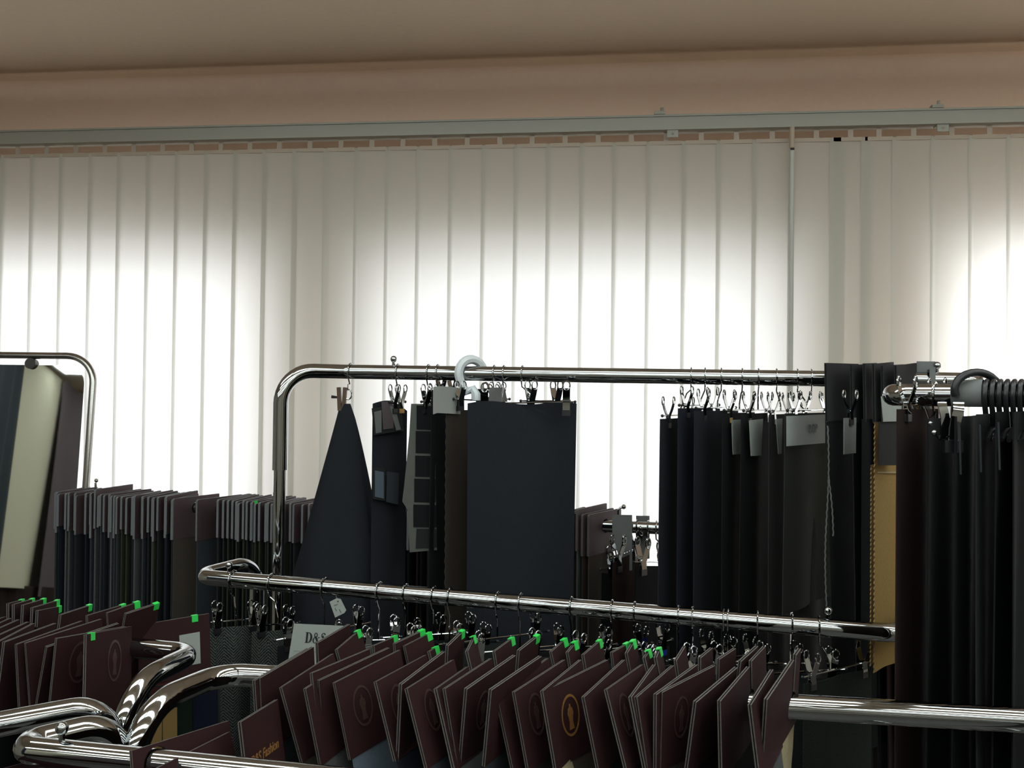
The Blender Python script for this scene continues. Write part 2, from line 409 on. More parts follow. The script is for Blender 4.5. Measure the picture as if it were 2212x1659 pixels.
# ================================================================== CLOTHES RACKS
TR = 0.0158
TB = 0.0160
def rack(label, frame_pts, rads, posts, pins, mat='chrome', tr=TR):
    """bent chrome tube on two posts: frame_pts run from sleeve end to sleeve end"""
    base = V((sum(p.x for p in posts) / 2, sum(p.y for p in posts) / 2, 0))
    t = thing('garment_rack', label, 'garment rack', base)
    b = MB(); b.tube(fillet(frame_pts, rads, 10), tr, 18); b.build('rail_frame', mat, t, smooth=True)
    dirr = (posts[1] - posts[0]); dirr.z = 0; dirr.normalize(); perp = V((-dirr.y, dirr.x, 0))
    for e, p in ((frame_pts[0], posts[0]), (frame_pts[-1], posts[1])):
        b = MB(); b.tube([V((e.x, e.y, e.z + 0.02)), V((p.x, p.y, 0.03))], tr - 0.003, 14); po = b.build('post', mat, t, smooth=True)
        b = MB(); b.tube(fillet([p + perp * 0.22 + V((0, 0, 0.004)), p + perp * 0.2 + V((0, 0, 0.03)), p - perp * 0.2 + V((0, 0, 0.03)), p - perp * 0.22 + V((0, 0, 0.004))], 0.02, 4), 0.014, 10)
        b.build('foot', mat, t, smooth=True)
    for p in pins:
        b = MB(); b.tube([p + V((0, 0, tr - 0.004)), p + V((0, 0, tr + 0.008))], 0.0035, 8); b.ball(p + V((0, 0, tr + 0.013)), 0.0075); b.build('stop_pin', mat, t, smooth=True)
    return t
ZL = 1.105
# central front rack (burgundy booklets)
C_a, C_b = PZ(545, 1455, ZL), PZ(1720, 1525, ZL)
C_dir = (C_b - C_a).normalized(); C_end = C_a + C_dir * 1.35
C_corner = PZ(478, 1456, ZL); C_arm = PZ(318, 1530, ZL)
C_down = V((C_arm.x - 0.012, C_arm.y - 0.012, 0.75))
C_perp = V((C_dir.y, -C_dir.x, 0))
e2 = C_end + C_perp * 0.18
rack('chrome rack in the middle foreground carrying the long row of burgundy booklets',
     [C_down, V((C_down.x, C_down.y, ZL)), C_corner, C_end, e2, V((e2.x, e2.y, 0.75))], [0.075, 0.05, 0.05, 0.07],
     [V((C_down.x, C_down.y, 0)), V((e2.x, e2.y, 0))], [])
# left rack
ZLL = 1.09; L_corner = PZ(420, 1412, ZLL); L_b = PZ(282, 1399, ZLL); L_dir = (L_b - L_corner).normalized(); L_end = L_corner + L_dir * 0.95
L_arm = PZ(276, 1482, ZLL); L_down = V((L_arm.x - 0.004, L_arm.y - 0.012, 0.75))
L_perp = (L_arm - L_corner).normalized()
e2 = L_end + L_perp * 0.18
rack('chrome rack at the left carrying the burgundy booklets below the mirror',
     [L_down, V((L_down.x, L_down.y, ZLL)), L_corner, L_end, e2, V((e2.x, e2.y, 0.75))], [0.085, 0.035, 0.05, 0.07],
     [V((L_down.x, L_down.y, 0)), V((e2.x, e2.y, 0))], [])
# near rack along the lower left edge of the photo
ZF = 1.09
F_corner = PZ(12, 1616, ZF); F_b = PZ(640, 1681, ZF); F_dir = (F_b - F_corner).normalized(); F_end = F_corner + F_dir * 1.15
F_arm = PZ(205, 1572, ZF); F_down = V((F_arm.x + 0.018, F_arm.y + 0.03, 0.75))
F_perp = (F_arm - F_corner).normalized(); e2 = F_end + F_perp * 0.17
rack('nearest chrome rack in the lower left corner with striped lamp reflections',
     [F_down, V((F_down.x, F_down.y, ZF)), F_corner, F_end, e2, V((e2.x, e2.y, 0.75))], [0.05, 0.022, 0.05, 0.06],
     [V((F_down.x, F_down.y, 0)), V((e2.x, e2.y, 0))], [on_line(F_corner, F_b, 133)])
# its neighbour, only one bent arm in view
G_corner = PZ(-70, 1578, ZF); G_arm = PZ(182, 1533, ZF); G_down = V((G_arm.x + 0.02, G_arm.y + 0.03, 0.75))
G_end = G_corner - F_dir * 0.8; e2 = G_end + (G_arm - G_corner)
rack('chrome rack at the left edge, only its bent arm in view behind the nearest rack',
     [G_down, V((G_down.x, G_down.y, ZF)), G_corner, G_end, e2, V((e2.x, e2.y, 0.75))], [0.05, 0.03, 0.05, 0.06],
     [V((G_down.x, G_down.y, 0)), V((e2.x, e2.y, 0))], [])
# middle rack (tweed and dark samples on wire hangers)
M_a = PZ(424, 1246, 1.125); M_b = PZ(1932, 1368, 1.112)
M_arm = PZ(556, 1212, 1.135); M_dir = (M_b - M_a).normalized()
M_perp = V((-M_dir.y, M_dir.x, 0)); M_arm2 = M_b + M_perp * 0.2 + M_dir * 0.10
rack('chrome rack across the middle holding tweed and dark samples on wire hangers',
     [V((M_arm.x, M_arm.y, 0.75)), M_arm, M_a, M_b, M_arm2, V((M_arm2.x, M_arm2.y, 0.75))], [0.05, 0.025, 0.035, 0.05],
     [V((M_arm.x, M_arm.y, 0)), V((M_arm2.x, M_arm2.y, 0))], [on_line(M_a, M_b, 494), on_line(M_a, M_b, 1788)])
# tall back rack
B_a = P(748, 803, 2.05); B_b = P(1780, 818, 1.85); B_dir = (B_b - B_a).normalized(); B_end = on_line(B_a, B_b, 2120)
ZBK = B_a.z
B_arm = P(607, 815, 1.97); B_arm.z = ZBK
B_perp = V((-B_dir.y, B_dir.x, 0)); B_arm2 = B_end + B_perp * 0.18
B_post = V((B_arm.x, B_arm.y, 0)) + V((0.004, 0, 0))
B_rack = rack('tall chrome rack in front of the blind with dark fabric lengths on hangers',
     [V((B_arm.x, B_arm.y, P(607, 1015, 1.97).z)), B_arm, B_a, B_end, B_arm2, V((B_arm2.x, B_arm2.y, 1.3))], [0.085, 0.03, 0.04, 0.08],
     [B_post, V((B_arm2.x, B_arm2.y, 0))], [on_line(B_a, B_b, 850), on_line(B_a, B_b, 2024)], tr=TB)
# far rack under the blind
ZX = 1.165
X_a = PZ(150, 1085, ZX); X_b = PZ(1425, 1141, ZX); X_dir = (X_b - X_a).normalized(); X_perp = V((-X_dir.y, X_dir.x, 0))
x1 = X_a - X_dir * 0.04; x2 = X_b + X_dir * 0.1
rack('far low chrome rack below the blind crowded with sample booklets',
     [V((x1.x, x1.y, 0.8)) + X_perp * 0.16, x1 + X_perp * 0.16, x1, x2, x2 + X_perp * 0.16, V((x2.x, x2.y, 0.8)) + X_perp * 0.16], [0.05, 0.03, 0.03, 0.05],
     [V((x1.x, x1.y, 0)) + X_perp * 0.16, V((x2.x, x2.y, 0)) + X_perp * 0.16], [], tr=TB)
# right rack, nearest on the right
R_a = P(1918, 853, 1.34); R_b = P(2212, 850, 1.24); R_b.z = R_a.z; R_dir = (R_b - R_a).normalized(); R_end = R_a + R_dir * 0.95
R_perp = V((-R_dir.y, R_dir.x, 0))
r2 = R_end + R_perp * 0.17; r1 = R_a + R_perp * 0.17 + R_dir * 0.02
rack('tall chrome rack at the right edge loaded with black samples',
     [V((r1.x, r1.y, 1.3)), r1, R_a, R_end, r2, V((r2.x, r2.y, 1.3))], [0.06, 0.024, 0.03, 0.06],
     [V((r1.x, r1.y, 0)), V((r2.x, r2.y, 0))], [])

# ================================================================== BOOKLETS
def circle(c, r, n=14):
    return [(c[0] + r * math.cos(2 * math.pi * k / n), c[1] + r * math.sin(2 * math.pi * k / n)) for k in range(n)]
BUST = [(-0.10, 1.0), (0.10, 1.0), (0.12, 0.78), (0.40, 0.62), (0.52, 0.30), (0.36, -0.05), (0.30, -0.40), (0.44, -0.95), (-0.44, -0.95), (-0.30, -0.40), (-0.36, -0.05), (-0.52, 0.30), (-0.40, 0.62), (-0.12, 0.78)]
def emblem(parent, O, X, Y, N, c, rx, ry, mat):
    b = MB(); n = 28
    vs = []
    for k in range(n):
        a = 2 * math.pi * k / n
        for q in (1.0, 0.88):
            for h in (0.0002, 0.0007): vs.append(O + X * (c[0] + rx * q * math.cos(a)) + Y * (c[1] + ry * q * math.sin(a)) + N * h)
    fs = []
    for k in range(n):
        i, j = 4 * k, 4 * ((k + 1) % n)
        fs += [(i + 1, i + 3, j + 3, j + 1), (i, i + 1, j + 1, j), (i + 2, j + 2, j + 3, i + 3)]
    b.add(vs, fs)
    b.prism([(x * rx * 0.62, y * ry * 0.62) for x, y in BUST], O + X * c[0] + Y * (c[1] - ry * 0.08) + N * 0.0005, X, Y, N, 0.0006)
    return b.build('emblem', mat, parent)
def text_mesh(body, size, shear=0.0):
    cu = bpy.data.curves.new('t', 'FONT'); cu.body = body; cu.size = size; cu.shear = shear; cu.align_x = 'LEFT'; cu.extrude = 0.0002; cu.offset = size * 0.012
    o = bpy.data.objects.new('t', cu); col.objects.link(o)
    dg = bpy.context.evaluated_depsgraph_get()
    me = o.evaluated_get(dg).to_mesh()
    vs = [tuple(v.co) for v in me.vertices]; fs = [tuple(p.vertices) for p in me.polygons]
    o.evaluated_get(dg).to_mesh_clear(); bpy.data.objects.remove(o); bpy.data.curves.remove(cu)
    return vs, fs
def put_text(parent, body, size, O, X, Y, N, mat, name='lettering', shear=0.0):
    vs, fs = text_mesh(body, size, shear); b = MB()
    b.add([O + X * x + Y * y + N * (z + 0.0004) for x, y, z in vs], fs)
    return b.build(name, mat, parent)
def hang_plane(N, S, W, B):
    """plane of a hanging card: near top corner N (point), pixel S of its far top corner, width W, pixel B below N"""
    r = ray(*S).normalized(); q = N - CAM; t0 = q.dot(r); perp2 = q.length_squared - t0 * t0
    W = max(W, math.sqrt(perp2) * 1.04)
    Sp = CAM + r * (t0 + math.sqrt(max(W * W - perp2, 0)))
    u = (Sp - N).normalized()
    v0 = V((0, 0, -1)); v0 = (v0 - u * v0.dot(u)).normalized()
    best = None; n2 = px_of(N); want = math.atan2(B[0] - n2[0], B[1] - n2[1])
    for k in range(-60, 61):
        v = Matrix.Rotation(math.radians(k * 0.5), 3, u) @ v0
        p = px_of(N + v * 0.08); g = math.atan2(p[0] - n2[0], p[1] - n2[1])
        e = abs(g - want) + abs(k) * 1e-4
        if best is None or e < best[0]: best = (e, v)
    v = best[1]; nn = u.cross(v).normalized()
    if nn.dot(CAM - N) < 0: nn = -nn
    return u, v, nn, (Sp - N).length
def to_plane(px, O, u, v, nn):
    r = ray(*px); t = (O - CAM).dot(nn) / r.dot(nn); p = CAM + r * t - O
    return p.dot(u), p.dot(v)
def booklet(label, group, N, S, F, B, rail, cover='burgundy_card', edge='paper_edge', cloth='navy_cloth', W=0.125, Wmax=0.21, H=0.098, drop=0.24,
            tab=False, tab_at=None, em=None, text=None, lab=None, name='sample_booklet', dn=0.095, rise=None, parts=True):
    ra, rb = rail
    rd = (rb - ra).normalized(); d0 = depth(on_line(ra, rb, N[0]))
    def solve(q):
        Np = P(N[0], N[1], d0 - q); u, v, nn, Wn = hang_plane(Np, S, W, B)
        k = (Np - ra).dot(nn) / rd.dot(nn) if abs(rd.dot(nn)) > 1e-4 else 0
        c = ra + rd * k - Np
        return Np, u, v, nn, Wn, c.dot(u), -c.dot(v)
    hr = TR + 0.0025
    if F is not None:      # keyhole slot: pick the distance at which the rail sits right behind the near flap
        dn = min([0.05 + 0.004 * k for k in range(36)], key=lambda q: (lambda r: abs(r[5] - r[4] - 0.006))(solve(q)))
    Np, u, v, nn, Wn, hs, ht = solve(dn)
    up = -v
    holes = []
    if F is not None:
        hs = Wn + 0.0055; ht = min(ht, -hr - 0.006); ht = max(ht, -H + hr + 0.006)
        sF, tF = to_plane(F, Np, u, v, nn); tF = -tF
        sF = min(max(sF, hs + hr + 0.012), Wn + 0.10); tF = min(max(tF, 0.002), 0.035)
        rt = min(max(-to_plane(rise, Np, u, v, nn)[1], 0.002), 0.03) if rise else tF
        w2 = 0.0055; a0 = math.asin(w2 / hr)
        arc = [(hs + hr * math.sin(a0 + (2 * math.pi - 2 * a0) * k / 16), ht + hr * math.cos(a0 + (2 * math.pi - 2 * a0) * k / 16)) for k in range(17)]
        poly = [(0, 0), (0, -H), (sF, -H), (sF, tF), (hs + w2, rt)] + arc + [(hs - w2, 0.0)]
        holes = []
    else:
        sF, tF = Wn, 0.0
        poly = [(0, 0), (0, -H), (Wn, -H), (Wn, 0)]
        if hr + 0.004 < hs < sF - hr - 0.004 and ht > -H + hr + 0.004:
            ht = min(ht, -hr - 0.003)
            holes = [circle((hs, ht), hr)]
    root = thing(name, label, 'sample booklet', Np + u * (sF / 2) + v * (H + drop), group)
    gap = 0.0015
    b = MB(); b.prism(poly, Np + nn * gap, u, up, nn, 0.0017, 0, 1, holes); cf = b.build('front_cover', [cover, edge], root)
    b = MB(); b.prism(poly, Np - nn * gap, u, up, nn, 0.0017, 0, 1, holes); b.build('back_cover', [cover, edge], root)
    # fabric leaves sewn in between the covers, hanging below them
    top = min(max(0.052, -ht + hr + 0.006), H - 0.004) if (holes or F is not None) else 0.03
    if drop > 0:
        for q, off in enumerate((0.0006, -0.0007)):
            w0, w1 = 0.003 + 0.002 * q, sF - 0.004
            k = 11; pts = []
            for j in range(k + 1):
                tt = -top - (H + drop - top) * j / k
                pts.append((w0 + (0.0016 if j % 2 else 0), tt))
            for j in range(k, -1, -1):
                tt = -top - (H + drop - top) * j / k
                pts.append((w1 - (0.0016 if j % 2 else 0), tt))
            b = MB(); b.prism(pts, Np + nn * off, u, up, nn, 0.0011)
            b.build('fabric_leaf', cloth if q == 0 else 'charcoal_cloth', root, uvs=[((p - Np).dot(u), (p - Np).dot(up)) for p in b.v])
    face = Np + nn * (gap + 0.00085)
    if tab:
        s0 = sF - 0.010 if tab_at is None else to_plane(tab_at, Np, u, v, nn)[0] - 0.005
        t0 = tF if tab_at is None else 0.0
        ln = 0.011; b = MB()
        b.box(face + u * (s0 + 0.004) + up * (t0 - ln / 2 + 0.0012) + nn * 0.0006, 0.0105, ln, 0.0008, u, up, nn)
        b.box(Np + u * (s0 + 0.004) + up * (t0 + 0.0009), 0.0105, 0.0012, 2 * gap + 0.0032, u, up, nn)
        tb = b.build('index_tab', 'green_tab', root); tb['label'] = 'bright green index tab'
    if em:
        es, et = to_plane(em[:2], Np, u, v, nn)
        es = min(max(es, 0.03), sF - 0.03); et = min(max(et, 0.04), H - 0.026)
        emblem(cf, face, u, up, nn, (es, -et), em[2], em[3], em[4])
    if text:
        put_text(cf, text, 0.0155, face + u * 0.010 + up * (-0.054), u, up, nn, 'gold_foil', shear=0.3)
    if lab:
        (x0, y0), (x1, y1) = [to_plane(p, Np, u, v, nn) for p in lab]
        b = MB(); b.box(face + u * ((x0 + x1) / 2) + v * ((y0 + y1) / 2) + nn * 0.0006, abs(x1 - x0), abs(y1 - y0), 0.0006, u, up, nn)
        b.build('paper_label', 'white_paper', cf)
    return root
GC = 'burgundy booklets on the central front rail'
E0 = (0.017, 0.026)
# N, S, rise, F, B, tab, emblem(px,py), cloth
CEN = [
 ((548, 1470), (665, 1400), None, None, (552, 1530), 0, None, 'grey'),
 ((559, 1465), (675, 1397), (702, 1389), (760, 1356), (562, 1530), 0, None, 'slate'),
 ((606, 1485), (718, 1412), (743, 1412), (776, 1361), (649, 1640), 1, None, 'taupe'),
 ((658, 1488), (775, 1412), None, None, (676, 1580), 0, None, 'grey'),
 ((672, 1454), (796, 1402), (806, 1397), (856, 1374), (685, 1592), 1, None, 'slate'),
 ((687, 1470), (839, 1399), (867, 1387), (916, 1361), (700, 1625), 1, None, 'denim'),
 ((721, 1475), (862, 1404), (872, 1397), (930, 1366), (753, 1630), 1, (781, 1524, 'dull_foil'), 'denim'),
 ((810, 1473), (918, 1415), (920, 1413), (944, 1397), (847, 1625), 1, (858, 1515, 'dull_foil'), 'ink_blue'),
 ((865, 1478), (958, 1407), (963, 1397), (1001, 1361), (858, 1625), 1, None, 'grey'),
 ((877, 1488), (978, 1425), None, None, (915, 1640), 0, (930, 1530, 'dull_foil'), 'slate'),
 ((940, 1488), (1009, 1440), (1009, 1407), (1024, 1374), (976, 1650), 1, None, 'taupe'),
 ((959, 1488), (1060, 1422), (1071, 1404), (1108, 1377), (984, 1645), 1, None, 'grey'),
 ((1006, 1488), (1111, 1415), (1124, 1402), (1163, 1371), (994, 1635), 1, (1040, 1533, 'dull_foil'), 'ink_blue'),
 ((1059, 1490), (1167, 1417), None, None, (1046, 1630), 0, None, 'slate'),
 ((1071, 1500), (1182, 1422), (1190, 1407), (1222, 1379), (1104, 1655), 1, None, 'navy'),
 ((1109, 1495), (1218, 1425), (1212, 1417), (1245, 1385), (1137, 1652), 1, (1154, 1532, 'dull_foil'), 'olive'),
 ((1170, 1493), (1253, 1425), (1258, 1415), (1297, 1382), (1197, 1652), 1, None, 'cream'),
 ((1177, 1491), (1311, 1425), (1315, 1412), (1359, 1388), (1190, 1600), 1, (1229, 1544, 'gold_foil'), 'taupe'),
 ((1259, 1506), (1347, 1425), (1346, 1417), (1370, 1382), (1289, 1655), 1, None, 'navy'),
 ((1308, 1490), (1387, 1435), (1385, 1425), (1402, 1404), (1347, 1645), 1, (1346, 1530, 'dull_foil'), 'black'),
 ((1361, 1506), (1413, 1435), (1412, 1425), (1425, 1399), (1390, 1655), 1, None, 'grey'),
 ((1373, 1506), (1453, 1437), (1461, 1425), (1478, 1396), (1395, 1655), 0, None, 'olive'),
 ((1415, 1500), (1504, 1435), (1505, 1425), (1537, 1399), (1415, 1652), 0, None, 'grey'),
 ((1428, 1495), (1542, 1437), (1545, 1427), (1587, 1400), (1425, 1652), 0, (1468, 1548, 'dull_foil'), 'taupe'),
 ((1501, 1516), (1590, 1441), (1597, 1429), (1635, 1395), (1483, 1655), 0, None, 'black'),
 ((1553, 1514), (1616, 1440), (1619, 1430), (1651, 1401), (1556, 1659), 0, None, 'charcoal'),
 ((1619, 1523), (1667, 1446), None, None, (1635, 1659), 0, None, 'grey'),
 ((1654, 1511), (1712, 1425), (1713, 1420), (1726, 1408), (1645, 1652), 0, None, 'cream'),
]
for i, (N, S, rise, F, B, tb, em, cl) in enumerate(CEN):
    lb = 'burgundy sample booklet' + (' with a green tab' if tb else '')
    if em: lb = 'burgundy booklet' + (', green tab and gold emblem' if em[2] == 'gold_foil' else ', green tab and faint emblem' if tb else ', faint emblem')
    lb += ', %s from the left on the central rail' % ORD[i] if i < 27 else ', last at the right on the central rail'
    booklet(lb, GC, N, S, F, B, (C_a, C_b), cloth=cl + '_cloth', tab=bool(tb), em=(em[0], em[1], *E0, em[2]) if em else None, rise=rise, dn=0.145)
booklet('burgundy booklet with gold lettering hanging low behind the nearest rail', GC, (517, 1560), (597, 1511), None, (528, 1660), (C_a, C_b),
        W=0.105, dn=0.245, H=0.11, drop=0.2, cloth='grey_cloth', text='D&S Fashion')
GLB = 'burgundy booklets on the left rail'
LEF = [
 ((-75, 1362), (10, 1332), (0, 1309), (50, 1295), (-75, 1470), 1, None, 'slate'),
 ((-60, 1372), (22, 1335), (4, 1316), (72, 1293), (-60, 1480), 1, None, 'grey'),
 ((-50, 1378), (40, 1338), (22, 1318), (97, 1293), (-55, 1490), 1, None, 'slate'),
 ((-35, 1386), (60, 1343), (52, 1320), (131, 1294), (-40, 1500), 1, None, 'grey'),
 ((-12, 1390), (72, 1346), (78, 1320), (152, 1298), (-18, 1510), 1, None, 'slate'),
 ((8, 1387), (119, 1346), (127, 1329), (222, 1297), (-6, 1500), 1, None, 'black'),
 ((34, 1392), (176, 1341), (183, 1331), (270, 1305), (41, 1530), 1, None, 'grey'),
 ((54, 1389), (218, 1337), (227, 1325), (301, 1299), (64, 1524), 1, None, 'grey'),
 ((100, 1397), (255, 1346), (263, 1328), (343, 1302), (78, 1520), 1, None, 'slate'),
 ((121, 1379), (270, 1353), None, None, (107, 1515), 0, (170, 1430, 'dull_foil'), 'black'),
 ((184, 1371), (282, 1353), None, None, (181, 1521), 2, (244, 1427, 'dull_foil'), 'wine'),
]
for i, (N, S, rise, F, B, tb, em, cl) in enumerate(LEF):
    lb = 'burgundy sample booklet'
    if tb == 2: lb += ' with green tab and emblem'
    elif tb: lb += ' with a green tab'
    elif em: lb += ' with a half-covered emblem'
    lb += ', %s from the left on the left rack' % ORD[i]
    booklet(lb, GLB, N, S, F, B, (L_corner, L_b), cloth=cl + '_cloth', tab=bool(tb), tab_at=(198, 1371) if tb == 2 else None, H=0.115,
            em=(em[0], em[1], 0.019, 0.031, em[2]) if em else None, rise=rise, dn=0.15)
booklet('burgundy booklet with a white paper label, rightmost on the left rack', GLB, (296, 1351), (451, 1325), None, (300, 1500), (L_corner, L_b), cloth='wine_cloth',
        tab=True, tab_at=(421, 1330), lab=((386, 1372), (432, 1432)), H=0.10, drop=0.012, dn=-0.05, W=0.12)
# booklets on the nearest rail
GF = 'burgundy booklets on the nearest rail'
booklet('burgundy booklet leaning back behind the nearest rail, by the bent posts', GF, (282, 1622), (492, 1557), None, (290, 1720), (F_corner, F_b), W=0.14, dn=0.03, cloth='wine_cloth')
booklet('burgundy booklet with a round hanging hole on the nearest rail', GF, (320, 1668), (494, 1581), None, (340, 1760), (F_corner, F_b), W=0.14, dn=0.06, cloth='slate_cloth')
booklet('dark burgundy booklet cut off by the lower left corner', GF, (-40, 1672), (80, 1640), None, (-35, 1760), (F_corner, F_b), W=0.10, dn=0.05, cloth='black_cloth')
# far rack: crowded rows of booklets seen end-on
def far_booklet(px, label, group, cover, edge, cloth, ang=0.0, top=0.035, W=0.17, H=0.105, drop=0.62, tab=False, lift=0.0):
    p = on_line(X_a, X_b, px)
    u = Matrix.Rotation(ang, 3, 'Z') @ X_perp; nn = V((u.y, -u.x, 0)); up = V((0, 0, 1))
    if nn.dot(CAM - p) < 0: nn = -nn
    O = p - u * (W / 2) + up * (top + lift)
    root = thing('swatch_booklet', label, 'sample booklet', p - up * (H + drop - top), group)
    hole = [circle((W / 2, -top - lift), TR + 0.003, 10)]
    poly = [(0, -0.004), (0, -H), (W, -H), (W, 0), (0.004, 0)]
    b = MB(); b.prism(poly, O, u, up, nn, 0.0064, 0, 1, hole); b.build('cover', [cover, edge], root)
    b = MB(); b.prism([(0.004, -H + 0.03 - 0.02), (0.006, -H - drop), (W - 0.006, -H - drop), (W - 0.004, -H + 0.01)], O, u, up, nn, 0.0042)
    b.build('fabric_leaf', cloth, root, uvs=[((q - O).dot(u), (q - O).dot(up)) for q in b.v])
    if tab:
        b = MB(); b.box(O + u * 0.012 + nn * 0.003 - up * 0.005, 0.014, 0.012, 0.001, u, up, nn); b.build('index_tab', 'green_tab', root)
    return root
rf = random.Random(11)
x = 158.0; k = 0
while x < 400:
    far_booklet(x, 'grey-edged booklet seen end-on in the far row, %s from the mirror' % ORD[k], 'far booklets beside the mirror', 'plum_card', 'grey_edge',
                rf.choice(['slate_cloth', 'ink_blue_cloth', 'charcoal_cloth', 'navy_cloth', 'moss_cloth', 'grey_cloth']), rf.uniform(-0.10, 0.16), 0.035 + rf.uniform(-0.004, 0.006), H=0.105 + rf.uniform(-0.015, 0.02), lift=0.02 if k == 12 else 0)
    x += rf.uniform(6.0, 8.5); k += 1
for px, cl, lb in ((402, 'taupe_cloth', 'plum booklet turned to show its cover, left of the pair in the far row'),
                   (452, 'slate_cloth', 'plum booklet turned to show its cover, right of the pair in the far row')):
    far_booklet(px + 22, lb, 'turned covers in the far row', 'plum_card', 'grey_edge', cl, -0.26, 0.034, H=0.115)
x = 505.0; k = 0
while x < 640:
    far_booklet(x, 'olive-edged booklet seen end-on in the far row, %s after the turned pair' % ORD[k], 'far booklets left of the tall post', 'plum_card', 'grey_edge',
                rf.choice(['moss_cloth', 'olive_cloth', 'charcoal_cloth', 'black_cloth']), rf.uniform(-0.06, 0.10), 0.033 + rf.uniform(-0.004, 0.004), tab=False)
    x += rf.uniform(7.5, 10); k += 1
far_booklet(588, 'sample booklet with a green tab in the far row beside the tall post', None, 'plum_card', 'grey_edge', 'moss_cloth', -0.2, 0.036, tab=True)
x = 650.0; k = 0
while x < 965:
    far_booklet(x, 'dark booklet on the far rail behind the tall rack, %s after the tall post' % ORD[k], 'far booklets behind the tall rack', 'plum_card', 'grey_edge',
                rf.choice(['black_cloth', 'charcoal_cloth', 'moss_cloth', 'dark_brown_cloth']), rf.uniform(-0.25, -0.05), 0.033 + rf.uniform(-0.004, 0.004))
    x += rf.uniform(12, 16); k += 1
for i, px in enumerate((1236, 1250, 1264, 1278, 1291, 1306)):
    far_booklet(px, 'grey-brown sample booklet on the far rail, %s from the navy panel' % ORD[i], 'far booklets right of the navy panel', 'plum_card', 'paper_edge',
                ['slate_cloth', 'black_cloth', 'taupe_cloth', 'grey_cloth', 'brown_cloth', 'taupe_cloth'][i], -0.22 - 0.03 * i, 0.037 + (0.012 if i == 3 else 0), drop=0.6)

# ================================================================== HANGERS AND CLOTH
def strip(b, pts, wdir, width, th, mi=0):
    """bent flat metal strip following pts"""
    pts = [V(p) for p in pts]; vs = []
    for i, p in enumerate(pts):
        t = (pts[min(i + 1, len(pts) - 1)] - pts[max(i - 1, 0)]).normalized(); nn = wdir.cross(t).normalized()
        for a, c in ((-1, -1), (1, -1), (1, 1), (-1, 1)): vs.append(p + wdir * (a * width / 2) + nn * (c * th / 2))
    fs = []
    for i in range(len(pts) - 1):
        for k in range(4): fs.append((4 * i + k, 4 * i + (k + 1) % 4, 4 * i + 4 + (k + 1) % 4, 4 * i + 4 + k))
    fs += [(3, 2, 1, 0), tuple(4 * (len(pts) - 1) + k for k in range(4))]
    b.add(vs, fs, mi)
CLIPMESH = {}
def clip(parent, pos, hdir, pad='black_plastic', s=1.0):
    """sprung metal clip: two flared arms with looped tops, padded jaws"""
    g = V((-hdir.y, hdir.x, 0)).normalized(); h = V((hdir.x, hdir.y, 0)).normalized(); up = V((0, 0, 1))
    key = ('c', round(s, 2))
    if key not in CLIPMESH:
        X, Y, Z = V((1, 0, 0)), V((0, 1, 0)), V((0, 0, 1)); b = MB()
        for sg in (-1, 1):
            strip(b, [Y * sg * y * s + Z * z * s for y, z in ((0.0016, -0.022), (0.0035, -0.014), (0.0022, -0.002), (0.0075, 0.012), (0.011, 0.024))], X, 0.013 * s, 0.0012 * s)
            lp = [Y * sg * 0.0112 * s + (X * 0.0062 * math.cos(a) + Z * (0.029 + 0.0085 * math.sin(a))) * s for a in [2 * math.pi * q / 12 for q in range(13)]]
            b.tube(lp, 0.0014 * s, 6)
        b.tube([X * -0.008 * s, X * 0.008 * s], 0.0035 * s, 8)
        o = b.build('clip', 'chrome', None, origin=V((0, 0, 0)), smooth=True); CLIPMESH[key] = o.data; bpy.data.objects.remove(o)
        b = MB()
        for sg in (-1, 1): b.box((0, sg * 0.0025 * s, -0.020 * s), 0.015 * s, 0.0035 * s, 0.010 * s)
        o = b.build('pad', 'black_plastic', None, origin=V((0, 0, 0))); CLIPMESH[('p', round(s, 2))] = o.data; bpy.data.objects.remove(o)
    o = bpy.data.objects.new('clip', CLIPMESH[key]); col.objects.link(o); place(o, pos, parent)
    o.rotation_euler = (0, 0, math.atan2(h.y, h.x))
    me = CLIPMESH[('p', round(s, 2))]
    if pad != 'black_plastic':
        kk = (pad, round(s, 2))
        if kk not in CLIPMESH: q = me.copy(); q.materials[0] = MATS[pad]; CLIPMESH[kk] = q
        me = CLIPMESH[kk]
    p = bpy.data.objects.new('pad', me); col.objects.link(p); p.parent = o
    WPOS[p.name] = V(pos)
    return o
def hook_path(c, q, r, stem):
    """wire hook over a rail at c; q is the horizontal direction across the rail"""
    up = V((0, 0, 1)); pts = []
    for k in range(13):
        a = math.radians(-15 + 200 * k / 12)
        pts.append(c + q * (r * math.cos(a)) + up * (r * math.sin(a)))
    pts += [c - q * (r * 0.80) - up * (r * 0.75), c - q * (r * 0.35) - up * (r + 0.008)]
    pts += stem
    return pts
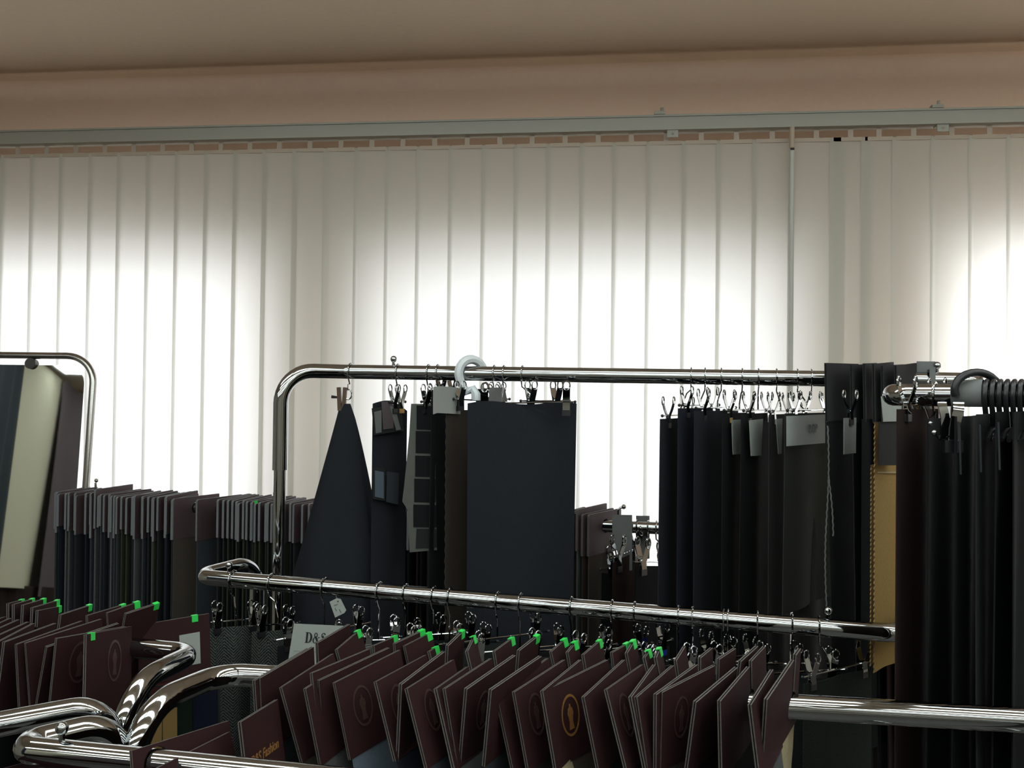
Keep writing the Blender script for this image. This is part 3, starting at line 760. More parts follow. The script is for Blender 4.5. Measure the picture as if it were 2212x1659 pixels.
def hanger(label, group, rail, px, A, B, pads=('black_plastic', 'black_plastic'), inset=0.018, mat='chrome', wire=0.0016, thick_hook=None, nclips=2, clip_s=1.0):
    c = on_line(rail[0], rail[1], px); rd = (rail[1] - rail[0]).normalized(); q = V((-rd.y, rd.x, 0)).normalized()
    if q.dot(CAM - c) > 0: q = -q            # hook opens away from the viewer
    hd = (B - A); hd.z = 0; L = hd.length; hd.normalize()
    t = thing('clip_hanger', label, 'hanger', V((c.x, c.y, (A.z + B.z) / 2)), group)
    mid = A + (B - A) * min(max((c - A).dot(hd) / L, 0.2), 0.8)
    b = MB(); w_ = wire if thick_hook is None else thick_hook
    if thick_hook: q = Matrix.Rotation(math.radians(-48), 3, 'Z') @ q; q.normalize()
    b.tube(hook_path(c, q, (TB if rail in (RB, RX) else TR) + w_ + (0.0045 if thick_hook else 0.0008), [V((c.x, c.y, c.z - 0.034)) * 0.6 + V((mid.x, mid.y, c.z - 0.034)) * 0.4, V((mid.x, mid.y, mid.z + 0.012)), mid]), w_, 8)
    b.build('hook', 'milky_plastic' if thick_hook else mat, t, smooth=True)
    b = MB(); b.tube([A - hd * 0.006, B + hd * 0.006], 0.0017, 8); rod = b.build('rod', mat, t, smooth=True)
    b = MB(); b.ball(A - hd * 0.006, 0.0032, 8); b.build('end_cap', 'black_plastic', rod, smooth=True)
    b = MB(); b.ball(B + hd * 0.006, 0.0032, 8); b.build('end_cap', 'black_plastic', rod, smooth=True)
    for k in range(nclips):
        clip(t, (A + hd * inset) if k == 0 else (B - hd * inset), hd, pads[k], clip_s)
    return t
def cloth(name, label, cat, TL, TR_, length, mat, group=None, folds=2.0, amp=0.004, flare=0.0, pink=False, parent=None, th=0.0018, seed=0, cols=28, rows=14, skew=0.0, toplift=None, edge=None, bl=None, br=None, curl=0.0):
    """hanging length of fabric between two top corners"""
    rr = random.Random(seed); ph = rr.uniform(0, 6.28); ph2 = rr.uniform(0, 6.28)
    u = (TR_ - TL); Wd = u.length; uh = V((u.x, u.y, 0)).normalized(); nn = V((uh.y, -uh.x, 0))
    if nn.dot(CAM - TL) < 0: nn = -nn
    grid = []
    for r in range(rows + 1):
        t = r / rows; row = []
        for c in range(cols + 1):
            s = c / cols
            p = TL + u * s + V((0, 0, -length * t))
            if toplift: p.z += toplift(s) * (1 - t)
            if bl is not None: p += (bl * (1 - s) + br * s) * t
            p += uh * ((s - 0.5) * flare * t + skew * t)
            k = 0.35 + 0.65 * t
            off = amp * k * math.sin(s * folds * 2 * math.pi + ph + 0.5 * t) + 0.4 * amp * k * math.sin(s * folds * 4.7 + ph2 + 1.3 * t)
            off += curl * t * t
            if pink and c in (0, cols): p += uh * (0.0016 * (1 if r % 2 else -1))
            row.append(p + nn * off)
        grid.append(row)
    if pink and rows < 40:
        pass
    b = MB(); C = cols + 1; fr = [p + nn * (th / 2) for row in grid for p in row]; bk = [p - nn * (th / 2) for row in grid for p in row]
    K = len(fr); fs = []
    for r in range(rows):
        for c in range(cols):
            i = r * C + c
            fs.append((i, i + C, i + C + 1, i + 1)); fs.append((K + i, K + i + 1, K + i + C + 1, K + i + C))
    for c in range(cols):
        fs.append((c, c + 1, K + c + 1, K + c)); i = rows * C + c; fs.append((i, K + i, K + i + 1, i + 1))
    for r in range(rows):
        i = r * C; fs.append((i, K + i, K + i + C, i + C)); j = i + cols; fs.append((j, j + C, K + j + C, K + j))
    b.add(fr + bk, fs)
    uv = [(c / cols * Wd, -r / rows * length) for r in range(rows + 1) for c in range(C)] * 2
    o = b.build(name, mat, parent, smooth=True, uvs=uv, origin=(TL + TR_) / 2 - V((0, 0, length)) if parent is None else None)
    if parent is None: tag(o, label, cat, group)
    return o, nn, uh
def corners(xl, xr, top, d, W, near='L', topr=None):
    wr = (xr - xl) * d / FPX; W = max(W, wr * 1.02); dy = math.sqrt(W * W - wr * wr) / 2
    s = -1 if near == 'L' else 1
    a = P(xl, top, d + s * dy); b = P(xr, top if topr is None else topr, d - s * dy)
    if topr is None: b.z = a.z
    return a, b
def sheet(parent, name, mat, px, O, nn, off, th=0.0006):
    """thin paper or patch lying on a hanging cloth, given by its image corners"""
    pts = []
    for q in px:
        r = ray(*q); t = (O + nn * off - CAM).dot(nn) / r.dot(nn); pts.append(CAM + r * t)
    b = MB(); n = len(pts)
    b.add([p + nn * th / 2 for p in pts] + [p - nn * th / 2 for p in pts],
          [tuple(range(n)), tuple(range(2 * n - 1, n - 1, -1))] + [(i, n + i, n + (i + 1) % n, (i + 1) % n) for i in range(n)])
    return b.build(name, mat, parent)
RB = (B_a, B_b); RX = (X_a, X_b)
def bd(px): return depth(on_line(B_a, B_b, px))
def drop_to(top, bot, d): return (bot - top) / FPX * d
# --- tall rack, left to right
# dark cloth gathered in a wooden peg
d = bd(748); apex = P(746, 868, d); c0 = on_line(B_a, B_b, 758)
t = thing('peg_hook', 'wooden clothes peg on a wire hook at the left end of the tall rack', 'clothes peg', apex)
rd = (B_b - B_a).normalized(); q = V((-rd.y, rd.x, 0)); q = -q if q.dot(CAM - c0) > 0 else q
b = MB(); b.tube(hook_path(c0, q, TB + 0.0026, [P(752, 830, d), P(752, 842, d)]), 0.0017, 8)
b.tube([P(752, 852, d) + (R0 * math.cos(a) * 0.008 + V((0, 0, 1)) * math.sin(a) * 0.011) for a in [2 * math.pi * k / 14 for k in range(15)]], 0.0016, 8); b.build('hook', 'chrome', t, smooth=True)
b = MB()
for off, tilt in ((-0.005, 0.05), (0.006, -0.06)):
    X = (R0 + V((0, 0, tilt))).normalized(); Zv = X.cross(FW)
    Zv = V((0, 0, 1)) if Zv.z == 0 else (Zv if Zv.z > 0 else -Zv)
    b.box(P(738, 862, d) + R0 * off, 0.008, 0.012, 0.052, X, F0, Zv)
b.build('peg', 'peg_wood', t)
b = MB(); b.tube([P(716, 857, d), P(736, 859, d)], [0.0035, 0.0018], 8); b.build('spring', 'ink', t, smooth=True)
b = MB(); rows, cols = 22, 40; vs = []
for r in range(rows + 1):
    tt = r / rows
    yy = 872 + (1540 - 872) * tt
    xl = 735 - (735 - 632) * min(1, tt * 1.78) ** 1.02; xr = 757 + (832 - 757) * min(1, tt * 1.97) ** 0.82
    cx_ = (xl + xr) / 2; hw = (xr - xl) / 2 * d / FPX; cpt = P(cx_, yy, d)
    for c in range(cols):
        a = 2 * math.pi * c / cols
        rad = 1 + 0.20 * tt * math.sin(a * 5 + 0.6) + 0.08 * tt * math.sin(a * 9 + 2)
        rx = hw * (1 if abs(math.cos(a)) > 0.97 else rad)
        vs.append(cpt + R0 * (math.cos(a) * min(rx, hw)) + F0 * (math.sin(a) * (0.006 + 0.055 * tt) * rad))
fs = [(r * cols + c, r * cols + (c + 1) % cols, (r + 1) * cols + (c + 1) % cols, (r + 1) * cols + c) for r in range(rows) for c in range(cols)]
fs += [tuple(range(cols))[::-1], tuple(rows * cols + c for c in range(cols))]
b.add(vs, fs); o = b.build('gathered_cloth', 'navy_cloth', smooth=True, uvs=[(v.x * 1.0, v.z) for v in b.v])
tag(o, 'dark navy cloth gathered to a point and hanging from a wooden peg', 'fabric')
# bundle with swatch tags
a_, b_ = corners(806, 880, 872, bd(850), 0.11, 'L')
hanger('wire clip hanger with a brown clip holding the tagged black bundle', 'hangers on the tall rack', RB, 860, P(846, 868, bd(850) - 0.02), P(872, 868, bd(850) + 0.02), pads=('black_plastic', 'amber_pad'), inset=0.01)
o, nn, uh = cloth('swatch_bundle', 'black fabric bundle with small patches pinned on it, beside the gathered cloth', 'fabric sample', a_, b_, drop_to(872, 1560, bd(850)), 'navy_cloth', folds=1, amp=0.005, seed=2,
                  toplift=lambda s: 0.010 * math.sin(math.pi * s) - 0.016 * s * s)
def patches(o, O, nn, lst, off=0.008):
    for i, (mat, px) in enumerate(lst): sheet(o, 'paper_tag' if 'paper' in mat else 'fabric_patch', mat, px, O, nn, off + 0.001 * i)
patches(o, a_, nn, [('ink', [(803, 882), (866, 872), (872, 930), (808, 940)]), ('grey_paper', [(808, 890), (824, 886), (824, 934), (812, 936)]), ('mauve_cloth', [(824, 868), (848, 866), (850, 925), (828, 928)]),
                     ('grey_paper', [(842, 878), (852, 876), (866, 928), (856, 930)]), ('ink', [(804, 1008), (832, 1012), (832, 1082), (806, 1078)]), ('denim_cloth', [(810, 1016), (829, 1020), (829, 1077), (810, 1073)]),
                     ('slate_cloth', [(836, 1018), (862, 1022), (860, 1090), (834, 1084)])], off=0.012)
# pale card strip with black squares
a_, b_ = corners(884, 946, 872, bd(926), 0.10, 'L')
cdd = bd(926); O = P(888, 872, cdd - 0.03)
root = thing('swatch_card', 'pale card strip mounted with six dark fabric squares on the tall rack', 'swatch card', P(905, 1190, cdd))
b = MB()
outl = [(888, 872), (938, 873), (944, 1188), (885, 1193), (880, 1100), (869, 1083), (873, 1050), (884, 940)]
nn = -F0; X = R0; up = V((0, 0, 1))
def loc(px):
    r = ray(*px); t = (O - CAM).dot(nn) / r.dot(nn); p = CAM + r * t - O; return (p.dot(X), p.z)
b.prism([loc(p) for p in outl], O, X, up, nn, 0.0015); card = b.build('card', 'pale_card', root)
for (x0, x1, y0, y1) in ((900, 937, 876, 927), (898, 938, 931, 978), (897, 940, 984, 1029), (895, 941, 1034, 1084), (893, 943, 1090, 1138)):
    sheet(root, 'fabric_square', 'black_cloth', [(x0, y0), (x1, y0 + 1), (x1, y1 + 1), (x0, y1)], O, nn, 0.002, 0.002)
sheet(root, 'fabric_square', 'charcoal_cloth', [(900, 1142), (943, 1143), (944, 1182), (898, 1184)], O, nn, 0.002, 0.002)
hanger('wire clip hanger holding the pale card with black squares', 'hangers on the tall rack', RB, 926, P(915, 868, cdd - 0.035), P(942, 866, cdd - 0.01), inset=0.008)
# white-headed sample
a_, b_ = corners(934, 1002, 842, bd(960) + 0.03, 0.16, 'L')
o, nn, uh = cloth('fabric_sample', 'black sample with a tall white paper header beside the white plastic hook', 'fabric sample', a_, b_, drop_to(842, 1560, bd(960)), 'black_cloth', folds=1.5, amp=0.004, seed=5)
sheet(o, 'paper_header', 'white_paper', [(936, 836), (950, 834), (1002, 838), (1002, 895), (944, 892), (936, 895)], (a_ + b_) / 2, nn, 0.05, 0.001)
hanger('wire clip hanger behind the white paper header', 'hangers on the tall rack', RB, 946, P(945, 842, bd(950)), P(985, 842, bd(950) + 0.05), inset=0.012)
# second white header seen behind
a_, b_ = corners(1030, 1092, 840, bd(1070) + 0.06, 0.12, 'L')
o, nn, uh = cloth('fabric_sample', 'charcoal sample with a pale header strip hidden behind the navy panel', 'fabric sample', a_, b_, drop_to(840, 1560, bd(1070)), 'charcoal_cloth', folds=1, amp=0.002, seed=6)
sheet(o, 'paper_header', 'grey_paper', [(1058, 837), (1090, 837), (1096, 868), (1056, 868)], (a_ + b_) / 2, nn, 0.05, 0.001)
hanger('wire clip hanger with its stem left of a twin, above the navy panel', 'hangers on the tall rack', RB, 1068, P(1040, 862, bd(1070) + 0.05), P(1096, 862, bd(1070) + 0.09))
# white plastic hanger with brown cloth
dW = bd(1018)
hanger('white plastic hanger with a thick hook on the tall rack', 'hangers on the tall rack', RB, 1018, P(985, 862, dW - 0.05), P(1075, 868, dW + 0.03), thick_hook=0.0100, pads=('black_plastic', 'blue_pad'), inset=0.012)
a_, b_ = corners(962, 1026, 886, dW - 0.02, 0.10, 'L')
cloth('fabric_length', 'brown fabric length hanging left of the wide navy panel', 'fabric sample', a_, b_, drop_to(886, 1560, dW), 'brown_cloth', folds=1.2, amp=0.006, seed=8, pink=True, rows=60)
# wide navy panel
dN = bd(1130) - 0.06
a_, b_ = corners(1010, 1246, 868, dN, 0.24, 'L')
o, nn, uh = cloth('fabric_length', 'wide navy fabric length facing the viewer on the tall rack', 'fabric sample', a_, b_, drop_to(868, 1560, dN), 'navy_cloth', folds=1.3, amp=0.0045, seed=9, flare=-0.010, cols=36,
                  toplift=lambda s: 0.004 * math.sin(9 * s) - 0.006 * abs(s - 0.5))
th = [P(1239, 953, dN - 0.01), P(1243, 965, dN - 0.01), P(1243, 980, dN - 0.01), P(1240, 997, dN - 0.01)]
b = MB(); b.tube(th, 0.0008, 6); b.build('loose_thread', 'black_cloth', o)
hanger('wire clip hanger carrying the wide navy panel, blue clip pads', 'hangers on the tall rack', RB, 1089, P(1035, 872, dN), P(1236, 868, dN - 0.01), pads=('blue_pad', 'black_plastic'), inset=0.012, clip_s=1.15)
hanger('wire clip hanger with its stem standing over the middle of the navy panel', 'hangers on the tall rack', RB, 1129, P(1130, 866, bd(1130) - 0.03), P(1218, 866, bd(1130) + 0.03), pads=('black_plastic', 'black_plastic'), inset=0.02, clip_s=1.15)
# --- right half of the tall rack
RIGHT = [  # hook, xl, xr, top, bottom, W, cloth, header px list, label, pads
 (1493, 1428, 1500, 905, 1560, 0.20, 'navy', None, 'navy sample at the left end of the right-hand group on the tall rack', ('black_plastic', 'black_plastic')),
 (1523, 1464, 1556, 882, 1560, 0.20, 'ink_blue', None, 'navy sample hung high behind two bare clips, right-hand group on the tall rack', ('black_plastic', 'blue_pad')),
 (1558, 1500, 1592, 888, 1560, 0.20, 'navy', None, 'navy sample just left of the two white labels on the tall rack', ('black_plastic', 'black_plastic')),
 (1603, 1562, 1628, 893, 1560, 0.20, 'black', [(1580, 907), (1608, 906), (1605, 980), (1583, 982)], 'black sample with a white label, left of the two alike on the tall rack', ('amber_pad', 'black_plastic')),
 (1638, 1604, 1668, 894, 1560, 0.20, 'black', [(1618, 908), (1648, 905), (1644, 984), (1622, 985)], 'black sample with a white label, right of the two alike on the tall rack', ('black_plastic', 'black_plastic')),
 (1677, 1660, 1712, 896, 1560, 0.20, 'charcoal', [(1676, 906), (1690, 904), (1688, 980), (1681, 981)], 'charcoal sample with a narrow folded white label on the tall rack', ('black_plastic', 'black_plastic')),
 (1722, 1697, 1800, 893, 1305, 0.22, 'olive', [(1699, 899), (1782, 895), (1782, 957), (1699, 964)], 'dark olive sample with a wide white header card on the tall rack', ('black_plastic', 'black_plastic')),
 (1752, 1722, 1800, 893, 1560, 0.20, 'black', None, 'black sample behind the olive one on the tall rack', ('black_plastic', 'black_plastic')),
]
for i, (hk, xl, xr, tp, bt, W, cl, hd, lb, pads) in enumerate(RIGHT):
    d = bd(hk) + (0.0 if i != 7 else 0.05)
    a_, b_ = corners(xl, xr, tp, d, W, 'L')
    o, nn, uh = cloth('fabric_length', lb, 'fabric sample', a_, b_, drop_to(tp, bt, d), cl + '_cloth', 'samples in the right-hand group', folds=1.4, amp=0.005, seed=20 + i)
    if hd:
        sheet(o, 'paper_label', 'white_paper', hd, a_, nn, 0.012, 0.0008)
        if i == 6:
            O = a_ + nn * 0.0135
            q = [to_plane(p, O, uh, V((0, 0, -1)), nn) for p in ((1745, 935), (1770, 932))]
            put_text(o, 'DOP', 0.024, O + uh * q[0][0] - V((0, 0, q[0][1])), uh, V((0, 0, 1)), nn, 'grey_paper')
    up_ = V((0, 0, 0.006))
    hanger('wire clip hanger, %s of the right-hand group on the tall rack' % ORD[i], 'hangers on the tall rack', RB, hk, a_ + (b_ - a_) * 0.06 + up_, b_ - (b_ - a_) * 0.06 + up_, pads=pads, inset=0.03)
# pale stitched selvage strip hanging at the edge of the dark headers
# dark header cards standing above the rail
HD = [((1783, 784), (1852, 786), 900, 'black'), ((1838, 788), (1890, 786), 905, 'charcoal'), ((1866, 785), (1892, 784), 902, 'black'), ((1886, 786), (1928, 782), 900, 'black'),
      ((1905, 790), (1950, 787), 900, 'dark_brown'), ((1934, 790), (1978, 784), 900, 'black')]
for i, (N, S, yb, cl) in enumerate(HD):
    booklet('black sample booklet standing above the tall rail, %s of its cluster' % ORD[i], 'black booklets at the right end of the tall rail', N, S, None, (N[0] + 2, yb), RB, cover='dark_card', edge='dark_card',
            cloth=cl + '_cloth', W=0.17, dn=0.145, H=0.108, drop=0.75)
d = bd(1787) - 0.20
b = MB(); pts = [P(x + 0.7 * ((k % 2) * 2 - 1), y, d) for k, (x, y) in enumerate([(1788 + 3 * math.sin(j / 7.0) - j * 0.07, 920 + j * 8.5) for j in range(50)])]
b.tube(pts, 0.0013, 6); o = b.build('selvage_thread', 'grey_paper'); tag(o, 'pale frayed selvage strip hanging left of the black booklets', 'selvage')
b = MB(); pts = [P(x + 0.7 * ((k % 2) * 2 - 1), y, d - 0.005) for k, (x, y) in enumerate([(1790 + 10 * math.sin(j / 10.0), 1030 + j * 8) for j in range(17)])]
b.tube(pts, 0.0013, 6); o = b.build('selvage_thread', 'grey_paper'); tag(o, 'short pale selvage thread curling beside the longer strip', 'selvage')
# grey label under the black headers
a_, b_ = corners(1822, 1850, 903, bd(1835) - 0.20, 0.05, 'L')
o, nn, uh = cloth('hang_tag', 'grey paper tag clipped under the black booklets', 'paper tag', a_, b_, drop_to(903, 972, bd(1835)), 'grey_paper', folds=0.5, amp=0.002, seed=3, cols=8, rows=6)
clip(o, (a_ + b_) / 2 + V((0, 0, 0.012)), uh)
# mustard sample
dM = 1.60
a_, b_ = corners(1888, 1940, 912, dM, 0.075, 'L')
o, nn, uh = cloth('fabric_length', 'mustard yellow fabric length with pinked edges under a black header', 'fabric sample', a_, b_, drop_to(912, 1440, dM), 'mustard_cloth', folds=0.8, amp=0.002, seed=4, pink=True, rows=90, cols=16)
sheet(o, 'black_header', 'dark_card', [(1899, 911), (1945, 911), (1940, 1005), (1898, 1005)], a_, nn, 0.020, 0.0015)
sheet(o, 'seam', 'cream_cloth', [(1896, 1019), (1940, 1019), (1940, 1022), (1896, 1022)], a_, nn, 0.0035, 0.0008)
sheet(o, 'paper_label', 'white_paper', [(1903, 856), (1948, 866), (1945, 910), (1908, 911)], a_, nn, 0.024, 0.0008)
a2, b2 = corners(1881, 1900, 1005, dM + 0.02, 0.05, 'L')
cloth('fabric_length', 'narrow ochre strip behind the mustard fabric', 'fabric sample', a2, b2, drop_to(1005, 1436, dM), 'mustard_cloth', folds=0.8, amp=0.001, seed=4, pink=True, rows=90, cols=6)
a2, b2 = corners(1862, 1962, 905, dM + 0.13, 0.12, 'L')
cloth('fabric_length', 'long black fabric behind the mustard length', 'fabric sample', a2, b2, drop_to(905, 1660, dM), 'black_cloth', folds=1, amp=0.004, seed=14)
# --- right rack: black samples
RR = (R_a, R_end)
def rdp(px): return depth(on_line(R_a, R_end, px))
RG = [(1985, 1938, 2042, 884, 1700, 'dark_brown', 'dark brown sample at the left end of the right-hand rack'),
      (2050, 2000, 2085, 905, 1700, 'black', 'black sample behind the large chrome clip'),
      (2095, 2066, 2128, 900, 1700, 'black', 'black sample right of the large chrome clip'),
      (2135, 2110, 2175, 895, 1700, 'charcoal', 'black sample, second right of the large chrome clip'),
      (2175, 2150, 2215, 890, 1700, 'black', 'black sample with a pale edge near the right border'),
      (2215, 2185, 2262, 890, 1700, 'black', 'black sample cut off by the right border')]
for i, (hk, xl, xr, tp, bt, cl, lb) in enumerate(RG):
    d = rdp(hk) + 0.01
    a_, b_ = corners(xl, xr, tp, d, 0.17, 'L')
    o, nn, uh = cloth('fabric_length', lb, 'fabric sample', a_, b_, drop_to(tp, bt, d), cl + '_cloth', 'black samples on the right rack', folds=1.5, amp=0.006, seed=40 + i)
    if i in (2, 3, 4):
        sheet(o, 'pale_edge', 'slate_cloth', [(xl + 5, tp + 22), (xl + 8, tp + 22), (xl + 11, tp + 125), (xl + 8, tp + 125)], a_, nn, 0.012, 0.0008)
    up_ = V((0, 0, 0.008))
    if i < 1:
        hanger('wire clip hanger on the brown sample of the right rack', 'hangers on the right rack', RR, hk + 35, a_ + (b_ - a_) * 0.1 + up_, b_ - (b_ - a_) * 0.1 + up_)
# black plastic hangers crowding the right rail
for i in range(9):
    px = 2132 + i * 15; c = on_line(R_a, R_end, px); q = -R_perp if R_perp.dot(CAM - c) > 0 else R_perp
    t = thing('plastic_hanger', 'black plastic hanger on the right-hand rail, %s from the round hook' % ORD[i], 'hanger', V((c.x, c.y, c.z - 0.06)), 'black plastic hangers on the right rail')
    b = MB(); b.tube(hook_path(c, q, TR + 0.0042, [c + V((0, 0, -0.045))]), 0.0036, 8); b.build('hook', 'black_plastic', t, smooth=True)
    b = MB(); b.tube([c - R_perp * 0.055 + V((0, 0, -0.058)), c - R_perp * 0.03 + V((0, 0, -0.050)), c + V((0, 0, -0.045)), c + R_perp * 0.03 + V((0, 0, -0.05)), c + R_perp * 0.055 + V((0, 0, -0.058))], [0.003, 0.004, 0.005, 0.004, 0.003], 8); b.build('arm', 'black_plastic', t, smooth=True)
c = on_line(R_a, R_end, 2110) + V((0, 0, 0.012))
b = MB(); b.tube([c + (R_dir * math.cos(a) * 0.8 + R_perp * math.cos(a) * 0.6).normalized() * (0.026 * math.cos(a)) * (1 if math.cos(a) >= 0 else 1) + V((0, 0, 0.020 * math.sin(a))) if False else
              c + R_dir * (0.024 * math.cos(a)) + R_perp * (0.024 * math.cos(a)) + V((0, 0, 0.024 * math.sin(a) - 0.004)) for a in [math.radians(-20 + 220 * k / 16) for k in range(17)]], 0.0055, 10)
o = b.build('plastic_ring_hook', 'black_plastic', smooth=True); tag(o, 'large round black plastic hook arching over the right-hand rail', 'hook')
# folded paper over the right rail
c0, c1 = on_line(R_a, R_end, 2058), on_line(R_a, R_end, 2124); vs = []; fs = []
for k in range(11):
    a = math.radians(-60 + 200 * k / 10); q = R_perp if R_perp.dot(CAM - c0) > 0 else -R_perp
    for c, e in ((c0, 0.0), (c1, 0.004)):
        vs.append(c + q * ((TR + 0.0022) * math.cos(a)) + V((0, 0, (TR + 0.0022 + e * (k > 5)) * math.sin(a))))
n0 = len(vs); vs += [v + V((0, 0, 0.0008)) for v in vs]
for k in range(10): fs += [(2 * k, 2 * k + 1, 2 * k + 3, 2 * k + 2), (n0 + 2 * k, n0 + 2 * k + 2, n0 + 2 * k + 3, n0 + 2 * k + 1)]
b = MB(); b.add(vs, fs); o = b.build('paper_wrap', 'grey_paper', smooth=True); tag(o, 'grey paper label wrapped over the right-hand rail', 'paper label')
# large chrome clip hanging under the right rail
cc = P(2049, 905, rdp(2045) - 0.075); t = thing('chrome_clip', 'large shiny chrome clip hanging under the right-hand rail', 'clip', cc)
Zu = V((0, 0, 1))
for sg, rot in ((-1, 0.25), (1, -0.2)):
    b = MB(); X = Matrix.Rotation(rot, 3, 'Z') @ R0
    for wd, zz in ((0.011, 0),):
        pts = [cc + R0 * (sg * x) + Zu * z - F0 * y for x, z, y in ((0.011, 0.022, 0.004), (0.010, 0.012, 0.007), (0.007, 0.0, 0.006), (0.006, -0.012, 0.003), (0.0065, -0.028, 0.001))]
        strip(b, pts, X, 0.0135, 0.0016)
    b.build('plate', 'chrome', t, smooth=True)
b = MB(); b.tube([cc + R0 * -0.022 + Zu * -0.018 - F0 * 0.006, cc + R0 * -0.012 + Zu * -0.026, cc + R0 * 0.002 + Zu * -0.022], 0.0018, 8); b.ball(cc + R0 * -0.022 + Zu * -0.018 - F0 * 0.006, 0.0035); b.ball(cc + R0 * -0.024 + Zu * -0.006, 0.003); b.build('spring', 'chrome', t, smooth=True)
b = MB(); b.box(cc + R0 * 0.005 + Zu * -0.036, 0.024, 0.012, 0.016, R0, F0, Zu); b.build('jaw_pad', 'black_plastic', t)
# grey buckle paper on the tall rail behind
c = on_line(B_a, B_b, 2000); b = MB(); b.box(c + V((0, 0, TR + 0.010)), 0.034, 0.002, 0.022, B_dir, B_perp, V((0, 0, 1))); b.box(c + B_dir * 0.008 - B_perp * (TR + 0.0015) + V((0, 0, 0.0)), 0.011, 0.002, 0.05, B_dir, B_perp, V((0, 0, 1)))
b.box(c + B_dir * 0.008 - B_perp * (TR * 0.5) + V((0, 0, TR + 0.004)), 0.011, TR + 0.004, 0.002, B_dir, B_perp, V((0, 0, 1)))
o = b.build('paper_clip_tag', 'grey_paper'); tag(o, 'pale grey tag folded over the tall rail near its ball pin', 'paper tag')

# --- middle rack: hangers along the rail with samples
RM = (M_a, M_b)
def mdp(px): return depth(on_line(M_a, M_b, px))
MH = [504, 587, 701, 819, 876, 937, 972, 1075, 1124, 1234, 1322, 1371, 1466, 1496, 1563, 1572, 1636, 1711, 1769]
padset = ['black_plastic', 'blue_pad', 'black_plastic', 'blue_pad', 'black_plastic', 'black_plastic', 'blue_pad', 'black_plastic', 'blue_pad', 'black_plastic', 'black_plastic', 'blue_pad', 'black_plastic', 'black_plastic', 'teal_pad', 'black_plastic', 'black_plastic', 'teal_pad', 'black_plastic']
rm = random.Random(5)
MC = ['tweed', 'tweed', 'black_cloth', 'charcoal_cloth', 'fine_tweed', 'black_cloth', 'charcoal_cloth', 'fine_tweed', 'black_cloth', 'charcoal_cloth', 'black_cloth', 'fine_tweed', 'black_cloth', 'charcoal_cloth', 'black_cloth', 'fine_tweed', 'charcoal_cloth', 'fine_tweed', 'fine_tweed']
for i, px in enumerate(MH):
    d = mdp(px); c = on_line(M_a, M_b, px); zz = 0.078 + rm.uniform(-0.012, 0.016)
    if i == 0: A, B = P(448, 1345, d - 0.05), P(566, 1335, d + 0.03)
    elif i == 1: A, B = P(545, 1352, d - 0.06), P(642, 1345, d + 0.02)
    elif i == 18: A, B = P(1738, 1462, d - 0.06), P(1880, 1428, d + 0.05)
    else:
        ang = rm.uniform(0.45, 0.95); dv = (M_dir * math.cos(ang) + M_perp * math.sin(ang)); L = 0.19
        A = c - dv * (L / 2) - V((0, 0, zz)); B = c + dv * (L / 2) - V((0, 0, zz - rm.uniform(-0.012, 0.012)))
    hanger('wire clip hanger on the middle rail, %s from the left' % ORD[i], 'wire hangers on the middle rail', RM, px, A, B, pads=('black_plastic', padset[i]), inset=0.02)
    lb = {0: 'grey herringbone tweed sample at the left end of the middle rail', 1: 'grey herringbone tweed sample left of the white letter card', 18: 'speckled tweed sample at the right end of the middle rail'}.get(
        i, ('fine grey tweed' if MC[i] == 'fine_tweed' else 'black' if MC[i] == 'black_cloth' else 'charcoal') + ' sample on the middle rail, %s from the left' % ORD[i])
    dz = V((0, 0, -0.012))
    cloth('fabric_sample', lb, 'fabric sample', A + dz, B + dz, 0.42, MC[i], 'samples on the middle rail', folds=1.6, amp=0.006, seed=60 + i, rows=12, cols=24)
